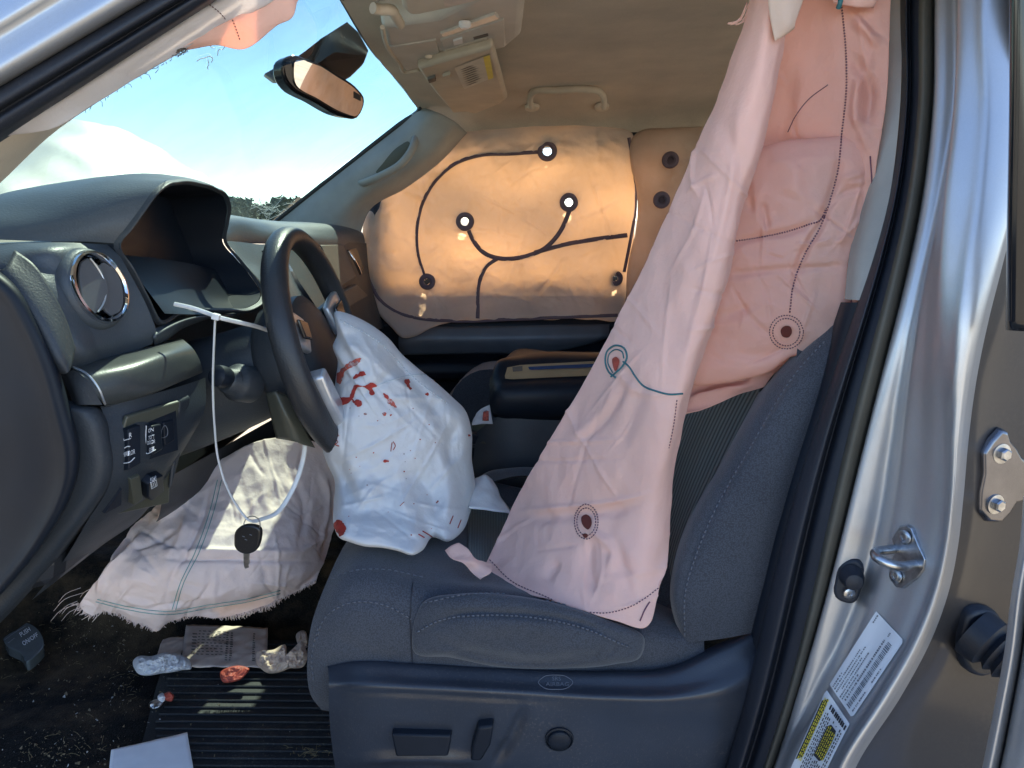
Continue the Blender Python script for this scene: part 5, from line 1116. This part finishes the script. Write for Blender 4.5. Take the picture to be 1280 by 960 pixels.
tube('clip', PL([(1052, -8, .97), (1050, 4, .968), (1048, 10, .972)]), .003, M['stitchteal'], fl, n=10)
jj = Join()
for k in range(9):
    a = random.random(); jj.tube(cr(PL([(934+6*a, 2+14*a, 1.0), (922+8*a, 22+8*random.random(), 1.0), (908+14*random.random(), 28+4*random.random(), 1.0)]), 8), .0004, sides=4)
jj.mk('frayed_thread', M['pink'], fl)

# airbag cloth along the front pillar
fs = thing('pillar_airbag', P(150, 100, .9), 'torn grey-white airbag strip hanging along the near windshield pillar', 'airbag', 'burst airbags')
pst = loft('fabric_strip', [[(-60, 208, .85), (0, 167, .85), (100, 101, .85), (210, 30, .85), (262, -3, .86), (330, -45, .87)], [(-60, 205, .842), (0, 170, .842), (90, 120, .84), (215, 40, .842), (280, -2, .85), (345, -42, .86)], [(-60, 206, .85), (0, 174, .85), (67, 160, .852), (131, 121, .858), (222, 66, .865), (262, 40, .868), (340, 2, .875), (380, -30, .88)]], M['netting'], fs, nu=80, nv=24, thick=.0015, disp=lambda G: .003*fbm(G*18, 3))
PF = bvh(pst)
tf = loft('torn_flap', [[(228, 58, .862), (260, 40, .865), (300, 18, .868), (345, -14, .875), (385, -45, .88)], [(232, 58, .868), (265, 50, .872), (305, 38, .875), (345, 12, .88), (385, -25, .885)], [(233, 61, .875), (268, 57, .88), (306, 62, .885), (330, 46, .888), (346, 31, .89), (364, 22, .892), (371, 0, .894), (385, -12, .895)]], M['pink'], fs, nu=50, nv=24, thick=.0015, disp=lambda G: .004*fbm(G*25, 2))
jj = Join()
for k in range(26):
    s_ = random.random(); u = 70+165*s_; v = 158-95*s_-2; a = random.uniform(.3, 2.6); l = random.uniform(3, 11)
    jj.tube(PL([(u, v, .86), (u+l*.5*math.cos(a), v+l*.5*math.sin(a), .86), (u+l*math.cos(a+.4), v+l*math.sin(a+.4), .862)]), .00035, sides=3)
for k in range(22):
    a = random.uniform(.4, 2.8); l = random.uniform(5, 14); u = 226+6*random.random(); jj.tube(PL([(u, 60, .862), (u+l*.5*math.cos(a), 60+l*.5*math.sin(a), .86), (u+l*math.cos(a+.3), 60+l*math.sin(a+.3), .862)]), .0005, sides=3)
jj.mk('frayed_thread', M['brown'], fs)
jj = Multi('stitching', M['stitchpurple'], fs); seam('', bvh(tf), [(284, 10), (292, 28), (300, 50)], .0006, None, None, dash=4, join=jj); seam('', PF, [(262, 6), (275, 16), (282, 24)], .0006, None, None, dash=4, join=jj)
0

# knee bag on the floor
kn = thing('knee_airbag', P(280, 760, 1.25), 'torn pale pink knee airbag hanging under the dash with a frayed lower edge', 'airbag', 'burst airbags')
fray = np.random.default_rng(21)
bot = [(98, 757), (112, 766), (130, 764), (150, 768), (168, 778), (184, 782), (196, 787), (206, 778), (225, 772), (245, 768), (262, 768), (280, 770), (300, 769), (320, 763), (340, 756), (358, 744), (376, 736), (394, 728)]
kb_ = loft('airbag_cloth', [
  [(168, 652, 1.27), (200, 625, 1.30), (235, 598, 1.34), (290, 566, 1.39), (345, 548, 1.43), (385, 550, 1.45), (428, 566, 1.47)],
  [(150, 680, 1.23), (185, 660, 1.25), (228, 636, 1.28), (290, 608, 1.33), (350, 595, 1.38), (390, 595, 1.42), (424, 612, 1.45)],
  [(132, 706, 1.19), (170, 694, 1.20), (220, 676, 1.22), (290, 655, 1.27), (350, 645, 1.32), (390, 645, 1.37), (420, 652, 1.42)],
  [(118, 728, 1.18), (160, 722, 1.17), (215, 712, 1.18), (290, 695, 1.22), (345, 690, 1.25), (385, 690, 1.31), (410, 690, 1.38)],
  [(106, 745, 1.19), (150, 748, 1.18), (205, 752, 1.185), (285, 738, 1.21), (340, 725, 1.24), (375, 716, 1.28), (402, 708, 1.34)],
  [(u, v, 1.21+.00035*(u-100)) for u, v in bot]], M['knee'], kn, nu=220, nv=190, thick=.0016,
  creases=folds(40, (110, 570, 420, 770), 12, .003, (1.5, 3), (30, 130))+[([(118, 740), (125, 712), (150, 690), (172, 660)], 3.7, -0.0087), ([(120, 748), (132, 718), (158, 694), (180, 662)], 4.3, 0.0099), ([(128, 752), (150, 758), (200, 760), (260, 752)], 3.1, -0.0050), ([(262, 600), (255, 640), (235, 690), (215, 720), (205, 755)], 3.1, -0.0062), ([(235, 640), (225, 680), (208, 700)], 5.0, 0.0062), ([(190, 650), (215, 640), (240, 615)], 4.3, 0.0074), ([(200, 700), (290, 700), (390, 702)], 2.5, -0.0062), ([(205, 690), (290, 690), (385, 690)], 3.7, 0.0074), ([(160, 690), (200, 676), (225, 660)], 3.7, -0.0050), ([(340, 570), (330, 620), (345, 670)], 5.6, 0.0062), ([(360, 580), (380, 640), (370, 690)], 5.0, -0.0062), ([(400, 580), (410, 640), (395, 700)], 3.7, 0.0074), ([(300, 600), (310, 650), (290, 690)], 5.0, -0.0043), ([(330, 705), (335, 740)], 4.3, -0.0037), ([(270, 710), (265, 750)], 4.3, 0.0031)],
  disp=lambda G: crush(9, .015, (1, .8, 1), 7)(G)+.0015*fbm(G*np.array((34, 30, 30)), 2))
KB = bvh(kb_)
jj = Multi('green_seam', M['stitchgreen'], kn)
for l in ([(272, 600), (262, 640), (244, 690), (225, 730), (215, 762)], [(277, 600), (267, 640), (249, 690), (229, 730), (219, 764)], [(120, 752), (160, 762), (210, 768), (260, 760), (310, 752), (350, 742)], [(122, 749), (160, 758), (210, 764), (260, 756), (310, 748), (350, 738)]):
    seam('', KB, l, .0008, None, None, n=60, join=jj)
0
jj = Join()
bl = cr(bot, 330)
for k in range(330):
    u, v = bl[k]; y = 1.21+.00035*(u-100); l = fray.uniform(1.5, 6)*(2.2 if u < 130 else 1); a = fray.normal(1.75 if u > 130 else 2.6, .45)
    p = PL([(u, v-3, y), (u+l*.5*math.cos(a), v+l*.5*math.sin(a), y+fray.normal(0, .004)), (u+l*math.cos(a+fray.normal(0, .3)), v+l*math.sin(a), y+fray.normal(0, .006))])
    jj.tube(p, [.0014, .0010, .0005], sides=3)
for k in range(7):
    u, v = 104+fray.normal(0, 6), 746+fray.normal(0, 8); l = fray.uniform(15, 42)
    jj.tube(cr(PL([(u, v, 1.2), (u-l*.6, v+l*.12+3, 1.2), (u-l, v+l*.5+4, 1.21)]), 7), .0005, sides=3)
jj.mk('frayed_edge', M['knee'], kn)

# ================================================================== OVERHEAD
def ceil(pts, z): return [PZ(u, v, z) for u, v in pts]
oc = thing('overhead_console', (0, 1.5, 1.2), 'beige overhead console with map lights and storage doors on the headliner', 'console')
ocb = prism('console_housing', ceil([(478, 34), (484, 58), (508, 90), (554, 80), (633, 60), (650, 46), (655, -6), (600, -4), (545, 24)], 1.196), (0, 0, .05), M['congrey'], oc, bev=.010, scale=1.06)
OC = bvh(ocb)
d1 = pad('storage_door', OC, [(484, 58), (545, 48), (553, 76), (508, 87)], .003, M['congrey'], oc, bev=.002, scale=.99)
d2 = pad('storage_door', OC, [(550, 48), (630, 22), (632, 56), (557, 76)], .003, M['congrey'], oc, bev=.002, scale=.99)
pad('light_lens', OC, [(549, 40), (620, 14), (626, 20), (551, 45)], .004, plain('clear_lens', (.6, .58, .54), .15), oc, bev=.001)
pad('light_switch', OC, [(566, 47), (578, 43), (579, 50), (567, 53)], .006, M['label'], d2, bev=.001)
pad('door_slot', OC, [(591, 44), (610, 39), (611, 42), (592, 47)], .004, M['brown'], d2, bev=0)
pad('inset_panel', OC, [(555, 60), (611, 43), (614, 58), (558, 75)], .0045, M['beige'], d2, bev=.001)
p, n = cast(OC, 537, 68, .002); lathe('latch', p, n, [(.010, 0), (.009, .006), (.004, .008)], M['beige'], d1, n=18)
p, n = cast(OC, 581, 24, .004); lathe('lamp_stud', p, n, [(.010, 0), (.010, .006), (.006, .010)], M['label'], oc, n=16)
tube('console_edge', ceil([(478, 34), (484, 58), (500, 80), (508, 90), (524, 87)], 1.193), .004, M['beige'], oc, n=30)
v2 = thing('sun_visor', PZ(575, 100, 1.185), 'beige passenger sun visor folded to the headliner with a warning label', 'visor', 'sun visors')
vb = prism('visor_panel', ceil([(522, 86), (562, 74), (616, 60), (622, 80), (634, 124), (626, 130), (594, 143), (580, 140), (566, 142), (545, 118), (532, 101)], 1.176), (0, 0, .022), M['beige'], v2, bev=.008)
VB = bvh(vb)
wl_ = decal('warning_label', VB, [(568, 84), (612, 67), (617, 96), (580, 111)], plain('cream_label', (.68, .63, .54), .6), v2, smooth=False, off=.0012)
q = [(568, 84), (612, 67), (617, 96), (580, 111)]
jj = Join()
for y in np.arange(.15, .9, .09): decal('', VB, sub(q, .1, y, .1+.62*random.uniform(.6, 1), y+.035), None, None, n=6, smooth=False, off=.002, step=30, join=jj)
(jj.mk('fine_print', M['brown'], wl_))['kind'] = 'stuff'
decal('yellow_edge', VB, sub(q, .82, 0, 1, 1), M['yellow'], wl_, smooth=False, off=.002)
pad('visor_clip', VB, [(534, 96), (544, 93), (545, 98), (536, 101)], .006, M['brown'], v2, bev=.001)
pad('visor_clip', VB, [(553, 92), (563, 89), (564, 94), (555, 97)], .006, M['beige'], v2, bev=.001)
v1 = thing('sun_visor', PZ(560, -10, 1.185), 'beige driver sun visor at the top edge with its pivot arm', 'visor', 'sun visors')
vb1 = prism('visor_panel', ceil([(497, -60), (499, -10), (503, 12), (512, 20), (526, 19), (560, 12), (634, -6), (660, -60)], 1.172), (0, 0, .022), M['beige'], v1, bev=.008)
decal('warning_label', bvh(vb1), [(554, -4), (590, -14), (592, 0), (556, 8)], M['paper2'], v1, smooth=False, off=.0012)
tube('pivot_arm', ceil([(500, 30), (494, 20), (486, 12), (474, 12), (466, 10)], 1.178), .008, M['beige'], v1, n=24)
lathe('pivot_mount', PZ(467, 6, 1.185), (0, 0, -1), [(.022, -.02), (.022, 0), (.016, .008)], M['beige'], v1, n=24, at=None)
# mirror
mr = thing('rearview_mirror', P(400, 110, 1.6), 'black rear-view mirror reflecting orange cloth below the windshield header', 'mirror')
MN = Vector((1.10, -.54, -.22)).normalized(); MP0 = P(400, 110, 1.6)
def MYv(u, v): d = ray(u, v); return d.y*((MP0-CAM).dot(MN)/d.dot(MN))
mo = [(357, 73), (366, 68), (380, 71), (420, 91), (448, 110), (456, 121), (454, 138), (446, 149), (432, 147), (395, 128), (364, 110), (356, 98)]
front = [P(u, v, MYv(u, v)) for u, v in cr(mo, 48, True)]
prism('mirror_housing', front, (-.032, .012, .0), M['gloss'], mr, bev=.006, scale=.92)
mn = MN
gl = [(369, 75), (377, 75), (420, 96), (446, 115), (452, 124), (450, 137), (444, 145), (432, 142), (396, 123), (368, 104), (366, 90)]
g_ = prism('mirror_glass', [P(u, v, MYv(u, v))+mn*.003 for u, v in cr(gl, 44, True)], -mn*.003, M['mirror'], mr, bev=0)
prism('display', [P(u, v, MYv(u, v))+mn*.0045 for u, v in ((441, 114), (449, 119), (449, 126), (441, 122))], -mn*.001, M['ink'], mr, bev=0)
prism('sensor_cover', PL([(372, 70, 1.56), (402, 48, 1.60), (436, 25, 1.62), (450, 38, 1.68), (463, 62, 1.76), (456, 80, 1.76), (440, 96, 1.72), (415, 88, 1.66)]), (-.05, .01, -.03), M['black'], mr, bev=.008, scale=.9)
prism('mirror_stem', PL([(330, 92, 1.62), (352, 80, 1.60), (372, 76, 1.58), (366, 100, 1.58), (346, 104, 1.6)]), (-.02, .03, 0), M['black'], mr, bev=.003, scale=.8)

# ================================================================== SMALL THINGS
zt = thing('cable_tie', P(268, 420, 1.08), 'long white cable tie looped round the column stalk, holding a key', 'cable tie')
tube('tie_loop', PL([(269, 397, 1.075), (267, 440, 1.07), (266, 480, 1.07), (268, 530, 1.07), (273, 575, 1.07), (282, 605, 1.07), (296, 632, 1.07), (311, 650, 1.07), (330, 648, 1.10), (347, 640, 1.13), (364, 615, 1.16), (376, 585, 1.18), (381, 560, 1.19), (378, 530, 1.2)]), .0036, M['ztie'], zt, n=120, sides=8, flat=(1, .38))
tube('tie_strap', PL([(218, 380, 1.09), (240, 385, 1.085), (258, 391, 1.08), (271, 396, 1.075), (295, 402, 1.10), (320, 408, 1.14), (335, 413, 1.17)]), .0032, M['ztie'], zt, n=50, sides=8, flat=(.6, 1))
box('tie_head', P(270, 396, 1.072), (.011, .009, .009), M['ztie'], zt, .0015, rot=Matrix.Rotation(R(15), 3, 'Y'))
ky = thing('key', P(308, 672, 1.07), 'black car key on a steel split ring hanging from the cable tie', 'key')
tube('split_ring', [P(315, 656, 1.065)+Vector((.0125*math.cos(t), .004*math.sin(t), .0125*math.sin(t))) for t in np.linspace(0, 2*math.pi, 30)[:-1]], .0009, M['steel'], ky, raw=True, closed=True, sides=6)
prism('key_head', [P(u, v, 1.06) for u, v in cr([(292, 676), (294, 664), (302, 658), (314, 657), (324, 661), (325, 675), (318, 690), (309, 693), (299, 691), (293, 685)], 36, True)], (.001, .010, 0), M['keyblack'], ky, bev=.003)
prism('key_blade', PL([(304, 690, 1.063), (312, 690, 1.063), (311, 700, 1.063), (312, 704, 1.063), (310, 707, 1.063), (310.5, 710, 1.063), (306, 711, 1.063), (304.5, 706, 1.063)]), (0, .0025, 0), M['steel'], ky, bev=.0003)
KH = bvh(*[o for o in WORLD if o.name == 'key_head'])
jj = Multi('button_mark', M['inkgrey'], ky)
for u, v in ((303, 670), (306, 674), (312, 668)): seam('', KH, [(u, v), (u+3, v+1)], .0006, None, None, n=5, join=jj)
0
# floor mat and litter
def floorp(u, v, h=0): return PZ(u, v, h)
mat = thing('floor_mat', floorp(320, 900), 'black ribbed floor mat in front of the driver seat', 'floor mat')
mr_ = [[PZ(u, v, .012) for u in np.linspace(a, b, 8)] for v, a, b in ((800, 215, 470), (860, 195, 470), (920, 180, 480), (985, 160, 500))]
mm_ = loft('mat_sheet', mr_, M['mat'], mat, nu=20, nv=20, pts3=True, thick=.006, disp=lambda G: .0015*fbm(G*20, 2))
MT = bvh(mm_)
for k in range(20):
    v = 806+k*8.6+k*k*.02
    p = [x for x in on(MT, [(225-.25*(v-800)+4*math.sin(k), v), (330, v+1), (455, v+2)], 16, .002)]
    if len(p) > 4: tube('rib', p, .0022, M['mat'], mat, raw=True, sides=5)
FB = bvh(carpet_o, mm_)
FLO = FB
def lay(name, poly, m, h, label, cat, disp=0, thick=.0008, rise=.0, group=None, nn=22):
    """loose sheet lying on the floor: picture quad or outline filled as a rumpled grid"""
    q = [np.array(x, float) for x in poly]
    a, b, c, d = q[:4]; g = []
    for t in np.linspace(0, 1, nn):
        for s in np.linspace(0, 1, nn):
            x = (a*(1-s)+b*s)*(1-t)+(d*(1-s)+c*s)*t
            g.append(PZ(x[0], x[1], h+rise*math.sin(3.1*s)*math.sin(3.1*t)))
    G = np.array([tuple(p) for p in g]).reshape(nn, nn, 3)
    if disp: G[..., 2] += disp*(ridge(np.concatenate([G[..., :2]*22, np.full(G.shape[:2]+(1,), h*90)], -1), 3))
    uv = np.stack(np.meshgrid(np.linspace(0, 1, nn), np.linspace(0, 1, nn)), -1).reshape(-1, 2)
    o = mk(name, G.reshape(-1, 3), gfaces(nn, nn), m, uv=uv, orient=True); solid(o, thick)
    if label: tag(o, label, cat, group)
    return o
lay('paper_card', [(139, 938), (234, 916), (246, 985), (134, 985)], M['paper'], .02, 'blank white card on the carpet at the bottom edge', 'card', .001, .001)
rq = [(233, 784), (335, 788), (334, 838), (226, 836)]
rc = lay('printed_receipt', rq, M['paper2'], .022, 'tan printed sheet lying flat below the frayed knee airbag', 'paper', .005)
RC = bvh(rc); jj = Join()
for x in (.50, .55, .82): 
    for y in np.arange(.1, .8, .055): decal('', RC, sub(rq, x, y, x+.035*random.uniform(.5, 1), y+.03), None, None, n=6, smooth=False, off=.0015, step=30, join=jj)
for y in np.arange(.08, .7, .07):
    x = .16
    while x < .48: wd = random.uniform(.02, .05); decal('', RC, sub(rq, x, y, x+wd, y+.022), None, None, n=6, smooth=False, off=.0015, step=30, join=jj); x += wd+.02
for k in range(7): decal('', RC, sub(rq, .08+.002*k, .15+.075*k, .15, .18+.075*k), None, None, n=6, smooth=False, off=.0015, step=30, join=jj)
(jj.mk('fine_print', M['brown'], rc, smooth=False))['kind'] = 'stuff'
lay('grey_leaflet', [(204, 800), (236, 798), (226, 822), (196, 822)], M['paper2'], .016, 'small folded leaflet tucked beside the printed sheet', 'leaflet', .004)
def crumple_(name, outline, Y0, depth, m, label, cat, sd=0):
    o = pillow(name, outline, lambda u, v: Y0-.0012*(v-820), depth, depth*.6, m, N=160, M=44, k=2.2, wob=6, disp=lambda p: crush(38, min(.03, depth*1.1), (1, 1, 1), int(sd))(p)+.003*(ridge(np.asarray(p)*60+sd, 2)-.6))
    return tag(o, label, cat)
def fy(u, v): return PZ(u, v, .03).y
crumple_('crumpled_tissue', [(168, 826), (172, 822), (190, 820), (206, 816), (222, 818), (238, 826), (240, 836), (226, 838), (205, 842), (188, 845), (172, 841)], fy(205, 830), .02, M['tissue'], 'crumpled white tissue on the carpet beside the printed sheet', 'tissue', 1)
crumple_('torn_wrapping', [(322, 815), (345, 812), (357, 806), (360, 818), (368, 812), (378, 800), (384, 812), (380, 835), (360, 837), (330, 838), (322, 832)], fy(350, 826), .018, M['tissue2'], 'torn tan wrapping paper against the base of the seat', 'paper', 4)
crumple_('torn_scrap', [(371, 792), (380, 788), (386, 800), (384, 815), (374, 812)], fy(378, 800), .012, M['tissue2'], 'small tan scrap standing beside the seat front above the wrapping', 'paper', 9)
crumple_('red_scrap', [(277, 842), (290, 834), (303, 832), (312, 836), (305, 845), (292, 852), (279, 852)], fy(295, 842), .004, M['redscrap'], 'torn red scrap beneath the edge of the printed sheet', 'scrap', 6)
wr_ = thing('candy_wrapper', PZ(203, 876, 0), 'tiny red and white wrapper on the dark carpet', 'wrapper')
crw = lambda nm, ol, m, s: pillow(nm, ol, lambda u, v: fy(203, 876)-.0012*(v-876), .006, .004, m, wr_, N=40, M=12, k=2.2, wob=2, disp=lambda p: .005*(ridge(np.asarray(p)*60+s, 2)-.5))
crw('red_end', [(205, 868), (212, 865), (217, 870), (215, 876), (207, 875)], M['redscrap'], 2); crw('white_middle', [(197, 870), (203, 866), (207, 872), (203, 878), (198, 876)], M['tissue'], 5); crw('foil_tail', [(186, 880), (197, 874), (204, 878), (198, 886), (188, 886)], M['steel'], 8)
ptl = thing('push_light', PZ(28, 802, .02), 'small grey push light lying on the carpet under the dash end', 'push light')
pq = [(3, 796), (22, 781), (32, 778), (44, 783), (53, 795), (55, 806), (46, 818), (32, 826), (28, 818), (8, 806)]
pb_ = prism('light_body', [PZ(u, v, .03) for u, v in cr(pq, 40, True)], (0, 0, -.022), plain('smoky_plastic', (.10, .11, .11), .25), ptl, bev=.004)
PT = bvh(pb_)
text('lettering', 'PUSH', PT, [(24, 792), (36, 784), (38.5, 789), (27, 797)], M['print'], ptl)
text('lettering', 'ON/OFF', PT, [(27, 803), (46, 791), (48, 796), (30, 808)], M['print'], ptl)
jj = Multi('moulded_line', M['inkgrey'], ptl); seam('', PT, [(6, 800), (20, 790), (32, 783)], .0006, None, None, n=12, join=jj); seam('', PT, [(10, 804), (18, 798)], .0006, None, None, n=8, join=jj); 0
# grit, grass and crumbs
jj, jg = Join(), Join(); rg = np.random.default_rng(14)
for k in range(800):
    cl = ((70, 940, 40, 14), (150, 860, 30, 30), (60, 870, 60, 50), (200, 880, 120, 60), (120, 800, 40, 20))[rg.integers(5)]
    u, v = cl[0]+rg.normal()*cl[2], cl[1]+rg.normal()*cl[3]
    if v < 775: continue
    p, n = cast(FLO, u, v, .002)
    if p is None: continue
    s_ = .0006+.0016*rg.random()**3
    (jg if rg.random() < .12 else jj).add([p+Vector(rg.normal(size=3))*s_ for _ in range(4)], [(0, 1, 2), (0, 2, 3), (0, 3, 1), (1, 3, 2)])
jd = Join()
for k in range(170):
    cl = ((155, 850, 14, 22), (80, 935, 26, 14), (90, 770, 20, 10), (60, 830, 40, 30), (390, 942, 14, 5))[rg.integers(5)]
    u, v = cl[0]+rg.normal()*cl[2], cl[1]+rg.normal()*cl[3]; p, n = cast(FLO, u, v, .003)
    if p is None: continue
    d = Vector((rg.normal(), rg.normal(), .25*abs(rg.normal()))).normalized()*(.004+.014*rg.random()); jd.tube([p, p+d*.5+Vector((0, 0, .0015)), p+d], .00028, sides=3)
o = jj.mk('dirt_crumbs', plain('dirt', (.20, .15, .09), .95), None, smooth=False); o['kind'] = 'stuff'; tag(o, 'brown dirt crumbs scattered over the carpet', 'dirt')
o = jg.mk('grit', plain('pale_grit', (.5, .48, .45), .8), None, smooth=False); o['kind'] = 'stuff'; tag(o, 'pale grit specks scattered over the carpet', 'grit')
o = jd.mk('dry_grass', plain('straw', (.30, .23, .12), .9), None, smooth=False); o['kind'] = 'stuff'; tag(o, 'dry grass blades caught in the carpet', 'grass')
# drink litter on the console
tp = thing('litter_packet', P(602, 520, 1.6), 'small white and red packet beside the console cup holder', 'packet')
loft('packet_film', [[(592, 522, 1.60), (600, 512, 1.6), (612, 506, 1.6)], [(590, 532, 1.585), (602, 530, 1.585), (616, 530, 1.585)]], M['tissue'], tp, nu=12, nv=12, thick=.001, disp=lambda G: .004*fbm(G*50, 2))
loft('red_print', [[(604, 515, 1.582), (608, 513, 1.582), (611, 514, 1.582)], [(603, 526, 1.578), (607, 526, 1.578), (611, 526, 1.578)]], M['bloodthin'], tp, nu=6, nv=6, thick=.0008)
